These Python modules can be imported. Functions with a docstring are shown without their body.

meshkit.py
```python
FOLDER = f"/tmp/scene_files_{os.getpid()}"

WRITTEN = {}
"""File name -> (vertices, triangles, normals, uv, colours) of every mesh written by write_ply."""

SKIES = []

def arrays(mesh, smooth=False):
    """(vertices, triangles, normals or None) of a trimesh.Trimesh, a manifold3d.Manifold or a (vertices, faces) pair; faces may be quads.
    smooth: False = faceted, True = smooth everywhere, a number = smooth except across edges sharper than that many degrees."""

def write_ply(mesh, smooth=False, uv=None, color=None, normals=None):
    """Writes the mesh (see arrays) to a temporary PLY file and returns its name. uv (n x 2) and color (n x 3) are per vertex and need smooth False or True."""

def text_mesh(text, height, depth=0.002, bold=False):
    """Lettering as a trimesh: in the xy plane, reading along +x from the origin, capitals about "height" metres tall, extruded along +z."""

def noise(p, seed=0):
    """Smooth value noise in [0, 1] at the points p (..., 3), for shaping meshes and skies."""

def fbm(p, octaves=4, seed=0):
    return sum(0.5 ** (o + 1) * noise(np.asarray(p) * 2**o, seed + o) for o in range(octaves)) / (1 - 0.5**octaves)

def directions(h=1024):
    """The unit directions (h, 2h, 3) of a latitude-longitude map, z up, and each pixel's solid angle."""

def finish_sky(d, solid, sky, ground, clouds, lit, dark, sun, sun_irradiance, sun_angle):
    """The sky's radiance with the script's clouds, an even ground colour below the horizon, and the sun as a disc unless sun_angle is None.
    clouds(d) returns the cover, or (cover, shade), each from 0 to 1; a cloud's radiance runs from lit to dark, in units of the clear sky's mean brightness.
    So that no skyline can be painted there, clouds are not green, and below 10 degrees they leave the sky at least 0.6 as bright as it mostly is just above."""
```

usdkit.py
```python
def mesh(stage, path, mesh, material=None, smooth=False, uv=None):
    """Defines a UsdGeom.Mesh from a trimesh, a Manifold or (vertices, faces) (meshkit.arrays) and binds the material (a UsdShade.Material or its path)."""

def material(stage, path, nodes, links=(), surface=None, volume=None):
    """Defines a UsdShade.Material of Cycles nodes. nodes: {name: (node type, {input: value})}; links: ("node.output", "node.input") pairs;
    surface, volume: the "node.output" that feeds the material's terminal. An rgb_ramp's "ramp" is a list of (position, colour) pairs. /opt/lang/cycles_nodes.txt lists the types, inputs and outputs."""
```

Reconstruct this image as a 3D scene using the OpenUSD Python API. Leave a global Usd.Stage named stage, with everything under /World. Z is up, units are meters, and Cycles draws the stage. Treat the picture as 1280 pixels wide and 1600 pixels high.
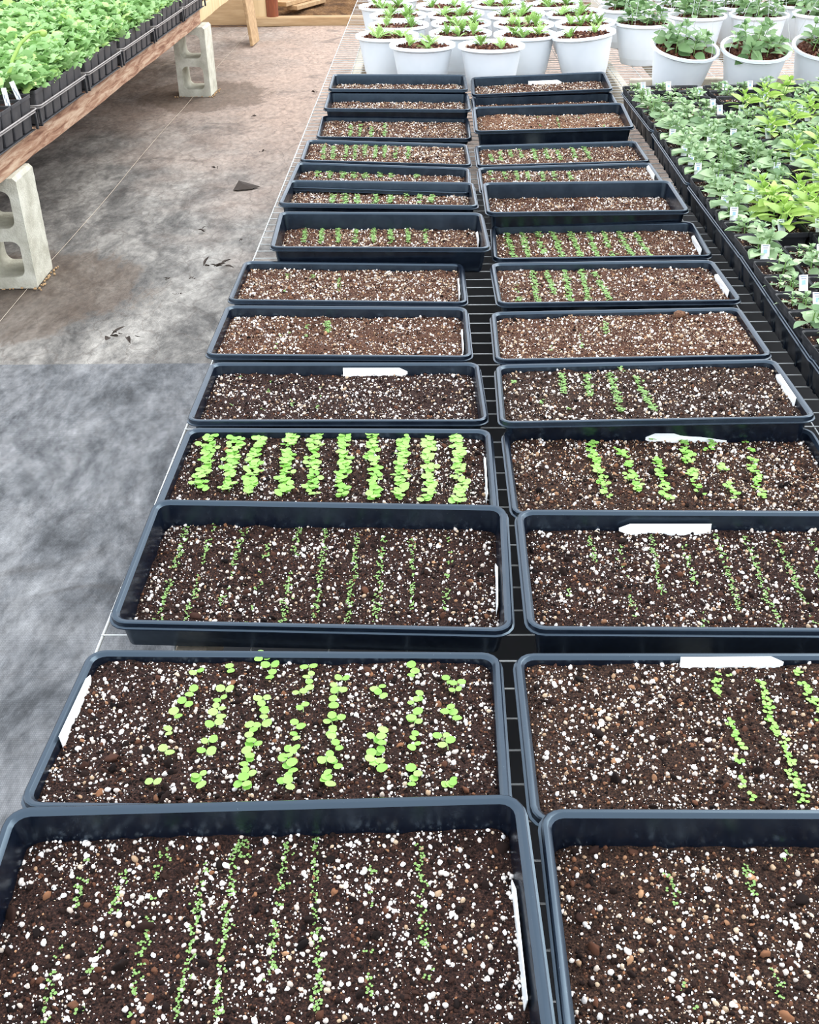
import math, numpy as np, trimesh, usdkit
from pxr import Usd, UsdGeom, UsdLux, UsdShade, Gf, Sdf, Vt
from meshkit import fbm

stage = Usd.Stage.CreateInMemory()
UsdGeom.SetStageUpAxis(stage, UsdGeom.Tokens.z); UsdGeom.SetStageMetersPerUnit(stage, 1.0)
world = UsdGeom.Xform.Define(stage, '/World'); stage.SetDefaultPrim(world.GetPrim())
UsdGeom.Scope.Define(stage, '/World/Looks')
BZ = 0.45                     # bench reference height above the floor; MESH_Z is the top of its wires
MESH_Z = BZ - 0.012

# ---------------------------------------------------------------- camera, sky, light, exposure
PITCH, YAW, ROLL = np.radians([32.721871, -1.3545985, -0.8884865])
CAM = np.array([0, 0, 0.94271 + BZ])
cy, sy = math.cos(YAW), math.sin(YAW)
fwd = np.array([sy*math.cos(PITCH), cy*math.cos(PITCH), -math.sin(PITCH)])
r0 = np.array([cy, -sy, 0]); u0 = np.cross(r0, fwd)
right = math.cos(ROLL)*r0 + math.sin(ROLL)*u0; up = -math.sin(ROLL)*r0 + math.cos(ROLL)*u0
cam = UsdGeom.Camera.Define(stage, '/World/camera')
cam.CreateHorizontalApertureAttr(36.0); cam.CreateFocalLengthAttr(36.0*1678.243/1280); cam.CreateVerticalApertureAttr(45.0)
cam.CreateClippingRangeAttr(Gf.Vec2f(0.05, 200))
cm = np.eye(4); cm[0,:3], cm[1,:3], cm[2,:3], cm[3,:3] = right, up, -fwd, CAM
cam.AddTransformOp().Set(Gf.Matrix4d(*cm.ravel().tolist()))
cam.CreateExposureAttr(-0.02)
sky = UsdLux.DomeLight.Define(stage, '/World/sky')            # light through white greenhouse film: an even bright sky
sky.CreateIntensityAttr(0.82); sky.CreateColorAttr(Gf.Vec3f(0.92, 0.98, 1.08))
sun = UsdLux.DistantLight.Define(stage, '/World/sun')         # the sun, spread out by the film
sun.CreateIntensityAttr(1.35); sun.CreateAngleAttr(40.0); sun.CreateColorAttr(Gf.Vec3f(1.0, 0.97, 0.92))
d = np.array([0.60, 0.42, 0.85]); d /= np.linalg.norm(d)
a = np.cross([0, 1, 0], d); a /= np.linalg.norm(a); b = np.cross(d, a)
sm = np.eye(4); sm[0,:3], sm[1,:3], sm[2,:3] = a, b, d
sun.AddTransformOp().Set(Gf.Matrix4d(*sm.ravel().tolist()))

def proj(P):
    q = (np.atleast_2d(P) - CAM) @ np.stack([right, up, fwd]).T
    return np.stack([640 + 1678.243*q[:,0]/q[:,2], 800 - 1678.243*q[:,1]/q[:,2]], 1)
def inview(p, m=60):
    x, y = proj(p)[0]
    return -m < x < 1280+m and -m < y < 1600+m

# ---------------------------------------------------------------- naming and prims
_used = {}
def path(name, parent=None):
    base = (str(parent.GetPath()) if parent is not None else '/World') + '/' + name
    k = _used.get(base, 0); _used[base] = k+1
    return base if k == 0 else '%s_%03d' % (base, k)
def mesh(name, m, mat, parent=None, smooth=False, label=None):
    p = usdkit.mesh(stage, path(name, parent), m, MAT[mat], smooth=smooth).GetPrim()
    if label: p.SetCustomDataByKey('label', label)
    return p
def tag(p, label=None, cat=None, group=None, kind=None):
    for k, v in (('label', label), ('category', cat), ('group', group), ('kind', kind)):
        if v: p.SetCustomDataByKey(k, v)
    return p
def mat4(loc=(0,0,0), rz=0, s=1.0, rx=0, ry=0):
    R = trimesh.transformations.euler_matrix(rx, ry, rz, 'sxyz'); R[:3,:3] *= s; R[:3,3] = loc
    return R
def setm(p, M):
    x = UsdGeom.Xformable(p); a = p.GetAttribute('xformOp:transform')
    if a and a.IsValid() and x.GetOrderedXformOps():
        x.GetOrderedXformOps()[0].Set(Gf.Matrix4d(*np.asarray(M).T.ravel().tolist()))
    else:
        x.AddTransformOp().Set(Gf.Matrix4d(*np.asarray(M).T.ravel().tolist()))
def thing(name, label, cat, M=None, group=None):
    p = UsdGeom.Xform.Define(stage, path(name)).GetPrim()
    setm(p, np.eye(4) if M is None else M)
    return tag(p, label, cat, group)
def copy(src, label, M, group=None):
    p = UsdGeom.Xform.Define(stage, path(src.GetName().rstrip('0123456789').rstrip('_'))).GetPrim()
    p.GetReferences().AddInternalReference(src.GetPath()); setm(p, M); p.SetInstanceable(True)
    tag(p, label, src.GetCustomDataByKey('category'), group or src.GetCustomDataByKey('group'))
    return p
def instancer(name, parent, protos, mat, pos, rot, scl, idx, label=None, top=None):
    """uncountable small pieces: one PointInstancer. rot: n x 3 euler angles or n x 3 x 3 matrices"""
    pth = path(name, parent)
    pi = UsdGeom.PointInstancer.Define(stage, pth)
    for k, m in enumerate(protos):
        usdkit.mesh(stage, '%s/piece_%d' % (pth, k), m, MAT[mat if isinstance(mat, str) else mat[k]], smooth=True)
        pi.CreatePrototypesRel().AddTarget('%s/piece_%d' % (pth, k))
    q = quat(rot)
    pi.CreatePositionsAttr(Vt.Vec3fArray.FromNumpy(np.asarray(pos, np.float32)))
    pi.CreateOrientationsAttr(Vt.QuathArray([Gf.Quath(float(w), float(x), float(y), float(z)) for w, x, y, z in q]))
    scl = np.asarray(scl, np.float32); scl = np.repeat(scl[:, None], 3, 1) if scl.ndim == 1 else scl
    pi.CreateScalesAttr(Vt.Vec3fArray.FromNumpy(scl)); pi.CreateProtoIndicesAttr(Vt.IntArray.FromNumpy(np.asarray(idx, np.int32)))
    p = pi.GetPrim(); p.SetCustomDataByKey('kind', 'stuff')
    if label: p.SetCustomDataByKey('label', label)
    return p
def quat(e):
    e = np.asarray(e); h = e/2
    cx, cy_, cz = np.cos(h).T; sx, sy_, sz = np.sin(h).T
    return np.stack([cx*cy_*cz+sx*sy_*sz, sx*cy_*cz-cx*sy_*sz, cx*sy_*cz+sx*cy_*sz, cx*cy_*sz-sx*sy_*cz], 1)
def ordn(i): return ['first','second','third','fourth','fifth','sixth','seventh','eighth','ninth','tenth','eleventh','twelfth','thirteenth','fourteenth','fifteenth'][i]

# ---------------------------------------------------------------- materials
MAT = {}
def lin(r, g, b):
    c = np.array([r, g, b])/255.0
    return tuple(np.where(c < .04045, c/12.92, ((c+.055)/1.055)**2.4))
def material(name, nodes, links, surface='p.BSDF'):
    MAT[name] = usdkit.material(stage, '/World/Looks/'+name, nodes, links, surface=surface)
def noisy(name, stops, scale=8, detail=6, rough=.6, bump=.0, bscale=None, stretch=(1,1,1), spec=.5, bdist=.002, coord='position', distortion=0, nrough=.6):
    """colour from a noise ramp, and fine relief from a second noise"""
    n = {'g': ('geometry', {}) if coord == 'position' else ('texture_coordinate', {}), 'm': ('mapping', {'scale': stretch}), 'n': ('noise_texture', {'scale': scale, 'detail': detail, 'distortion': distortion, 'roughness': nrough}),
         'r': ('rgb_ramp', {'ramp': stops}), 'p': ('principled_bsdf', {'roughness': rough, 'specular_ior_level': spec})}
    l = [('g.'+('position' if coord == 'position' else coord), 'm.vector'), ('m.vector', 'n.vector'), ('n.fac', 'r.fac'), ('r.color', 'p.base_color')]
    if bump:
        n['bn'] = ('noise_texture', {'scale': bscale or scale*4, 'detail': 4}); n['b'] = ('bump', {'strength': bump, 'distance': bdist})
        l += [('m.vector', 'bn.vector'), ('bn.fac', 'b.height'), ('b.normal', 'p.normal')]
    material(name, n, l)
def randomised(name, stops, rough=.6, spec=.5, translucent=None, island=False):
    """a colour per copy (or per loose piece)"""
    n = {'o': ('geometry', {}) if island else ('object_info', {}), 'r': ('rgb_ramp', {'ramp': stops}), 'p': ('principled_bsdf', {'roughness': rough, 'specular_ior_level': spec})}
    l = [('o.'+('random_per_island' if island else 'random'), 'r.fac'), ('r.color', 'p.base_color')]
    if translucent:
        n['t'] = ('translucent_bsdf', {}); n['x'] = ('mix_closure', {'fac': translucent})
        l += [('r.color', 't.color'), ('p.BSDF', 'x.closure1'), ('t.BSDF', 'x.closure2')]
        material(name, n, l, 'x.closure')
    else:
        material(name, n, l)
def plain(name, c, rough=.5, spec=.5):
    material(name, {'p': ('principled_bsdf', {'base_color': c, 'roughness': rough, 'specular_ior_level': spec})}, [])

# black moulded plastic with a dusting of dried specks
material('tray_plastic', {'g': ('geometry', {}), 'n': ('noise_texture', {'scale': 420, 'detail': 2}), 'n2': ('noise_texture', {'scale': 22, 'detail': 5}),
    'r': ('rgb_ramp', {'ramp': [(0, (.003,.005,.011)), (.72, (.003,.005,.011)), (.80, (.06,.07,.08)), (1, (.2,.2,.2))]}),
    'r2': ('rgb_ramp', {'ramp': [(0, (.2,)*3), (.42, (.25,)*3), (.65, (.32,)*3), (1, (.45,)*3)]}), 'p': ('principled_bsdf', {'specular_ior_level': .95, 'specular_tint': (.60, .82, 1.0)})},
    [('g.position', 'n.vector'), ('g.position', 'n2.vector'), ('n.fac', 'r.fac'), ('n2.fac', 'r2.fac'), ('r.color', 'p.base_color'), ('r2.color', 'p.roughness')])
noisy('pot_plastic', [(0, (.012,.013,.016)), (.5, (.018,.019,.022)), (.62, (.04,.04,.042)), (1, (.08,.075,.07))], 30, 6, .5)
noisy('dusty_pot_plastic', [(0, (.02,.02,.022)), (.45, (.034,.033,.036)), (.7, (.06,.056,.056)), (1, (.1,.09,.085))], 18, 6, .55)
noisy('dusty_rim', [(0, (.10,.09,.085)), (.5, (.3,.27,.25)), (1, (.45,.42,.4))], 60, 5, .5)
SOILR = [(0, lin(14,9,8)), (.42, lin(32,21,18)), (.56, lin(58,39,33)), (.70, lin(92,64,51)), (1, lin(140,106,84))]
noisy('soil', SOILR, 380, 7, .95, bump=1, bscale=360, bdist=.006, spec=.2)
noisy('brown_soil', [(0, lin(16,11,9)), (.42, lin(36,25,20)), (.56, lin(64,45,36)), (.70, lin(100,74,57)), (1, lin(158,126,100))], 380, 7, .95, bump=1, bscale=360, bdist=.006, spec=.2)
noisy('warm_soil', [(0, lin(26,17,13)), (.40, lin(54,36,28)), (.54, lin(88,60,46)), (.68, lin(126,91,70)), (1, lin(178,142,114))], 380, 7, .95, bump=1, bscale=360, bdist=.005, spec=.2)
noisy('dry_soil', [(0, lin(52,34,26)), (.4, lin(88,60,46)), (.6, lin(122,90,68)), (1, lin(176,142,112))], 240, 7, .95, bump=.9, bscale=420, bdist=.003, spec=.2)
randomised('crumb', [(0, lin(15,10,9)), (.55, lin(33,21,17)), (.82, lin(58,37,29)), (.95, lin(92,60,44)), (1, lin(140,98,70))], .95, .2)
randomised('dry_crumb', [(0, lin(42,26,21)), (.4, lin(82,54,42)), (.75, lin(120,84,62)), (1, lin(176,136,102))], .95, .2)
randomised('perlite', [(0, lin(184,170,156)), (.3, lin(212,203,194)), (.7, lin(230,226,221)), (1, lin(246,244,243))], .9, .3)
randomised('aged_perlite', [(0, lin(150,120,92)), (.35, lin(184,160,132)), (.7, lin(212,196,174)), (1, lin(236,230,220))], .9, .3)
randomised('cotyledon', [(0, lin(136,192,84)), (.5, lin(152,206,98)), (1, lin(168,216,116))], .45, .4, .28)
randomised('sprout', [(0, lin(136,174,98)), (.5, lin(162,196,120)), (1, lin(184,212,138))], .5, .4, .28, island=True)
plain('sprout_stem', lin(190,215,150), .5)
plain('tag_plastic', lin(240,243,242), .35)
plain('tag_ink', lin(140,150,162), .6)
plain('tag_blue', lin(150,184,206), .5)
noisy('basket_plastic', [(0, lin(222,229,233)), (.5, lin(234,239,242)), (1, lin(242,245,247))], 9, 3, .38)
noisy('bark_mix', [(0, lin(36,18,14)), (.42, lin(72,40,31)), (.6, lin(112,72,56)), (.74, lin(186,158,138)), (1, lin(214,194,176))], 130, 5, .95, bump=1, bscale=140, bdist=.008, spec=.2)
randomised('bark_chip', [(0, lin(40,20,16)), (.5, lin(84,48,36)), (.85, lin(122,80,60)), (1, lin(200,176,152))], .9, .2)
def leafy(name, stops, tr=.25, rough=.5):
    randomised(name, stops, rough, .35, tr)
leafy('grey_green_leaf', [(0, lin(120,150,108)), (.5, lin(152,180,132)), (1, lin(184,206,160))])
leafy('lime_leaf', [(0, lin(150,184,88)), (.5, lin(174,204,106)), (1, lin(198,222,134))])
leafy('mid_green_leaf', [(0, lin(84,118,70)), (.5, lin(116,148,96)), (1, lin(148,178,124))])
leafy('feathery_leaf', [(0, lin(120,158,78)), (.5, lin(152,190,104)), (1, lin(180,212,132))])
leafy('pale_round_leaf', [(0, lin(122,162,92)), (.35, lin(146,186,116)), (.8, lin(172,206,142)), (1, lin(186,216,124))])
leafy('small_dark_leaf', [(0, lin(84,118,66)), (.4, lin(112,148,88)), (.8, lin(140,174,114)), (1, lin(168,196,134))])
plain('green_stem', lin(122,158,84), .5)
noisy('weathered_wood', [(0, lin(64,40,28)), (.36, lin(116,76,54)), (.47, lin(156,118,92)), (.58, lin(186,158,132)), (1, lin(214,200,180))], 9, 8, .85, bump=.4, bscale=30, stretch=(3,.5,5), distortion=.6, nrough=.68)
noisy('pale_wood', [(0, lin(176,140,96)), (.5, lin(212,182,136)), (1, lin(232,208,168))], 5, 6, .7, bump=.2, bscale=30, stretch=(5,5,.5))
noisy('plank_wood', [(0, lin(120,90,60)), (.5, lin(176,144,104)), (1, lin(214,186,146))], 6, 6, .8, bump=.2, bscale=30, stretch=(.6,5,5))
noisy('grey_rail_wood', [(0, lin(150,136,116)), (.5, lin(196,184,164)), (1, lin(226,218,202))], 6, 6, .8, stretch=(5,.6,5))
noisy('red_post_wood', [(0, lin(60,28,14)), (.45, lin(118,58,28)), (.7, lin(150,80,42)), (1, lin(186,124,80))], 7, 7, .7, bump=.3, bscale=40, stretch=(4,4,.7), distortion=.5)
noisy('concrete', [(0, lin(134,131,116)), (.4, lin(184,181,164)), (.6, lin(208,206,190)), (1, lin(228,227,214))], 14, 8, .92, bump=.7, bscale=160, bdist=.004, spec=.25)
plain('wire', lin(205,208,205), .35)
noisy('bare_dirt', [(0, lin(40,27,17)), (.4, lin(84,60,38)), (.55, lin(116,86,56)), (.7, lin(146,114,78)), (1, lin(188,158,120))], 9, 11, .95, bump=1, bscale=40, bdist=.02, spec=.2)
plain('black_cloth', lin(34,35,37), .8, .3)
plain('scrap', lin(58,48,40), .85)

def fabric(name, stops, dust_to, weave, cracks):
    """woven ground cloth: blotchy wear, brown silt that builds up towards the doorway, silt washed out around the two blocks"""
    n = {'g': ('geometry', {}), 's': ('separate_xyz', {}),
         'm': ('mapping', {'scale': (1, .45, 1), 'rotation': (0, 0, .5)}), 'n': ('noise_texture', {'scale': 5.5, 'detail': 12, 'roughness': .74, 'distortion': .25}), 'r': ('rgb_ramp', {'ramp': stops}),
         'n3': ('noise_texture', {'scale': 2.1, 'detail': 6, 'roughness': .6}), 'da': ('map_range', {'from_min': 3.6, 'from_max': 6.4, 'to_min': -.35, 'to_max': .8, 'clamp': True}),
         'dx': ('map_range', {'from_min': -1.75, 'from_max': -.8, 'to_min': -.55, 'to_max': .12, 'clamp': True}),
         'dn': ('math', {'math_type': 'multiply_add', 'value2': 1.3, 'value3': -.55}), 'd1': ('math', {'math_type': 'add'}), 'd2': ('math', {'math_type': 'add', 'use_clamp': True}),
         'dm': ('mix', {'color2': dust_to}),
         'dusttint': ('noise_texture', {'scale': 16, 'detail': 7, 'roughness': .7}), 'dt': ('rgb_ramp', {'ramp': [(0, tuple(.62*c for c in dust_to)), (.5, dust_to), (1, tuple(min(1, 1.22*c) for c in dust_to))]}),
         # stain near the blocks
         'b1': ('vector_math', {'math_type': 'distance', 'vector2': (-1.42, 3.63, 0)}), 'b2': ('vector_math', {'math_type': 'distance', 'vector2': (-1.36, 6.9, 0)}), 'bm': ('math', {'math_type': 'minimum'}),
         'bn': ('math', {'math_type': 'multiply_add', 'value2': -.75}), 'br': ('map_range', {'from_min': .0, 'from_max': .07, 'to_min': .62, 'to_max': 0, 'clamp': True}), 'bx': ('mix', {'color2': lin(84,66,50)}),
         # dark damp blots
         'n4': ('noise_texture', {'scale': 3.3, 'detail': 5, 'roughness': .55, 'distortion': .8}), 'w': ('map_range', {'from_min': .60, 'from_max': .66, 'to_min': 0, 'to_max': .42, 'clamp': True}), 'wx': ('mix', {'color2': lin(70,66,62)}),
         # thin creases and dried runs
         'vm': ('mapping', {'scale': (1, .6, 1)}), 'vd': ('noise_texture', {'scale': 7, 'detail': 3}), 'vmix': ('mix', {'fac': .12}), 'v': ('voronoi_texture', {'feature': 'distance_to_edge', 'scale': 9}),
         'vr': ('map_range', {'from_min': 0, 'from_max': .035, 'to_min': cracks, 'to_max': 0, 'clamp': True}), 'vx': ('mix', {'color2': lin(78,66,58)}),
         # weave
         'wm': ('wave_texture', {'bands_direction': 'x', 'scale': 95, 'detail': 0}), 'wm2': ('wave_texture', {'bands_direction': 'y', 'scale': 60, 'detail': 0}), 'wv': ('math', {'math_type': 'multiply'}),
         'wr': ('map_range', {'from_min': 0, 'from_max': 1, 'to_min': 1-weave, 'to_max': 1+weave*.4}), 'wc': ('vector_math', {'math_type': 'scale'}), 'fm': ('mapping', {'scale': (1, .55, 1), 'rotation': (0, 0, .5)}), 'fn': ('noise_texture', {'scale': 34, 'detail': 8, 'roughness': .7}), 'fr': ('map_range', {'from_min': .36, 'from_max': .64, 'to_min': .72, 'to_max': 1.2, 'clamp': True}), 'fc': ('vector_math', {'math_type': 'scale'}),
         'h': ('math', {'math_type': 'multiply_add', 'value2': .25}), 'b': ('bump', {'strength': .35, 'distance': .004}),
         'p': ('principled_bsdf', {'roughness': .72, 'specular_ior_level': .3})}
    l = [('g.position', 's.vector'), ('g.position', 'm.vector'), ('m.vector', 'n.vector'), ('n.fac', 'r.fac'), ('g.position', 'n3.vector'), ('s.y', 'da.value'), ('s.x', 'dx.value'),
         ('n3.fac', 'dn.value1'), ('da.result', 'd1.value1'), ('dx.result', 'd1.value2'), ('d1.value', 'd2.value1'), ('dn.value', 'd2.value2'), ('d2.value', 'dm.fac'), ('r.color', 'dm.color1'),
         ('g.position', 'dusttint.vector'), ('dusttint.fac', 'dt.fac'), ('dt.color', 'dm.color2'),
         ('g.position', 'b1.vector1'), ('g.position', 'b2.vector1'), ('b1.value', 'bm.value1'), ('b2.value', 'bm.value2'), ('n.fac', 'bn.value1'), ('bm.value', 'bn.value3'), ('bn.value', 'br.value'),
         ('g.position', 'n4.vector'), ('n4.fac', 'w.value'), ('dm.color', 'wx.color1'), ('w.result', 'wx.fac'), ('wx.color', 'bx.color1'), ('br.result', 'bx.fac'),
         ('g.position', 'vm.vector'), ('vm.vector', 'vmix.color1'), ('g.position', 'vd.vector'), ('vd.color', 'vmix.color2'), ('vmix.color', 'v.vector'), ('v.distance', 'vr.value'), ('vr.result', 'vx.fac'), ('bx.color', 'vx.color1'),
         ('g.position', 'wm.vector'), ('g.position', 'wm2.vector'), ('wm.fac', 'wv.value1'), ('wm2.fac', 'wv.value2'), ('wv.value', 'wr.value'), ('wr.result', 'wc.scale'), ('vx.color', 'wc.vector1'), ('wc.vector', 'fc.vector1'), ('g.position', 'fm.vector'), ('fm.vector', 'fn.vector'), ('fn.fac', 'fr.value'), ('fr.result', 'fc.scale'), ('fc.vector', 'p.base_color'),
         ('wv.value', 'h.value1'), ('n.fac', 'h.value3'), ('h.value', 'b.height'), ('b.normal', 'p.normal')]
    material(name, n, l)
FST = [(0, lin(40,41,43)), (.38, lin(70,72,74)), (.45, lin(97,99,101)), (.53, lin(122,123,124)), (.62, lin(143,144,144)), (1, lin(174,174,172))]
fabric('near_fabric', FST, lin(138,134,128), .22, .10)
fabric('far_fabric', [(0, lin(44,43,41)), (.36, lin(78,76,73)), (.46, lin(114,111,106)), (.55, lin(144,140,133)), (.65, lin(170,166,158)), (1, lin(200,196,186))], lin(170,148,132), .10, .35)

# ---------------------------------------------------------------- shape helpers
def box(sx, sy, sz, c=(0,0,0)):
    m = trimesh.creation.box([sx, sy, sz]); m.apply_translation(c); return m
def rbox(sx, sy, sz, c=(0,0,0), r=.004):
    """a box with chamfered edges"""
    import manifold3d as m3
    pts = []
    for i in (-1, 1):
        for j in (-1, 1):
            for k in (-1, 1):
                for q in range(3):
                    v = np.array([i*sx/2, j*sy/2, k*sz/2]); e = np.array([i, j, k])*r; e[q] = 0
                    pts.append(v-e)
    m = m3.Manifold.hull_points(np.array(pts)).to_mesh()
    t = trimesh.Trimesh(m.vert_properties[:, :3], m.tri_verts, process=False); t.apply_translation(c); return t
def cat(ms): return trimesh.util.concatenate([trimesh.Trimesh(m.vertices, m.faces, process=False) for m in ms])
def tube(pts, rad, n=6, closed=False):
    p = np.asarray(pts, float); k = len(p); rad = np.broadcast_to(rad, (k,))
    t = np.gradient(p, axis=0) if not closed else np.roll(p, -1, 0)-np.roll(p, 1, 0)
    t /= np.linalg.norm(t, axis=1, keepdims=True)+1e-12
    a = np.cross(t, np.where(np.abs(t[:, 2:]) < .9, [0, 0, 1.], [1., 0, 0])); a /= np.linalg.norm(a, axis=1, keepdims=True)+1e-12
    b = np.cross(t, a); an = np.arange(n)*2*np.pi/n
    v = p[:, None]+rad[:, None, None]*(np.cos(an)[None, :, None]*a[:, None]+np.sin(an)[None, :, None]*b[:, None])
    f = []
    for i in range(k if closed else k-1):
        i2 = (i+1) % k
        for j in range(n):
            q = [i*n+j, i*n+(j+1) % n, i2*n+(j+1) % n, i2*n+j]; f += [[q[0], q[1], q[2]], [q[0], q[2], q[3]]]
    v = v.reshape(-1, 3)
    if not closed:
        v = np.vstack([v, p[0], p[-1]]); c0, c1 = len(v)-2, len(v)-1
        for j in range(n):
            f += [[c0, (j+1) % n, j], [c1, (k-1)*n+j, (k-1)*n+(j+1) % n]]
    m = trimesh.Trimesh(v, f, process=False)
    return m
def rrect(hx, hy, r, seg=5):
    out = []
    for cx, cy_, a0 in ((hx-r, hy-r, 0), (-hx+r, hy-r, 90), (-hx+r, -hy+r, 180), (hx-r, -hy+r, 270)):
        for a in np.radians(a0+np.linspace(0, 90, seg)):
            out.append((cx+r*math.cos(a), cy_+r*math.sin(a)))
    return np.array(out)
def loft(rings, cap0=True, cap1=True):
    """rings: list of (k x 3); joined in order, capped with fans"""
    k = len(rings[0]); v = np.vstack(rings); f = []
    for i in range(len(rings)-1):
        for j in range(k):
            a, b, c, d_ = i*k+j, i*k+(j+1) % k, (i+1)*k+(j+1) % k, (i+1)*k+j
            f += [[a, b, c], [a, c, d_]]
    if cap0:
        v = np.vstack([v, rings[0].mean(0)]); f += [[len(v)-1, (j+1) % k, j] for j in range(k)]
    if cap1:
        v = np.vstack([v, rings[-1].mean(0)]); o = (len(rings)-1)*k; f += [[len(v)-1, o+j, o+(j+1) % k] for j in range(k)]
    return trimesh.Trimesh(v, f, process=False)
def lathe(prof, n=32):
    an = np.arange(n)*2*np.pi/n
    rings = [np.c_[r*np.cos(an), r*np.sin(an), np.full(n, z)] for r, z in prof]
    return loft(rings)
def tray_mesh(W, D, depth, lip=.012, wall=.0014, draft=.12, r=.026, skirt=.010, bow=0.0):
    """a moulded tray standing on z=0 with its rim at z=depth: floor, leaning walls, a flat lip, a skirt and a little flange"""
    zt = depth; o = lip; w2 = lambda z: -o-(zt-z)*draft
    prof = [(w2(.002)-wall-.004, .002), (w2(.006)-wall, .006), (w2(zt-.004)-wall, zt-.004), (-o+.0015, zt-.0008), (-o+.003, zt), (-.0052, zt), (-.0036, zt-.0014), (-.0030, zt-skirt+.0024),
            (-.0002, zt-skirt+.0014), (0, zt-skirt), (-.0016, zt-skirt-.0012), (-.0048, zt-skirt+.001), (-o+.0012, zt-.0050), (w2(zt-.008)+wall*.3, zt-.010), (w2(.004), .004), (w2(0)-.004, 0)]
    rings = []
    for off, z in prof:
        q = rrect(W/2+off, D/2+off, max(.006, r+off*.8))
        bx = bow*np.sin(np.clip((q[:, 0]/W+.5), 0, 1)*np.pi)
        rings.append(np.c_[q[:, 0], q[:, 1]+0*bx, np.full(len(q), z)-bow*np.sin((q[:, 0]/W+.5)*np.pi)*(z/max(zt, 1e-6))])
    m = loft(rings); m.invert(); return m

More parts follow.
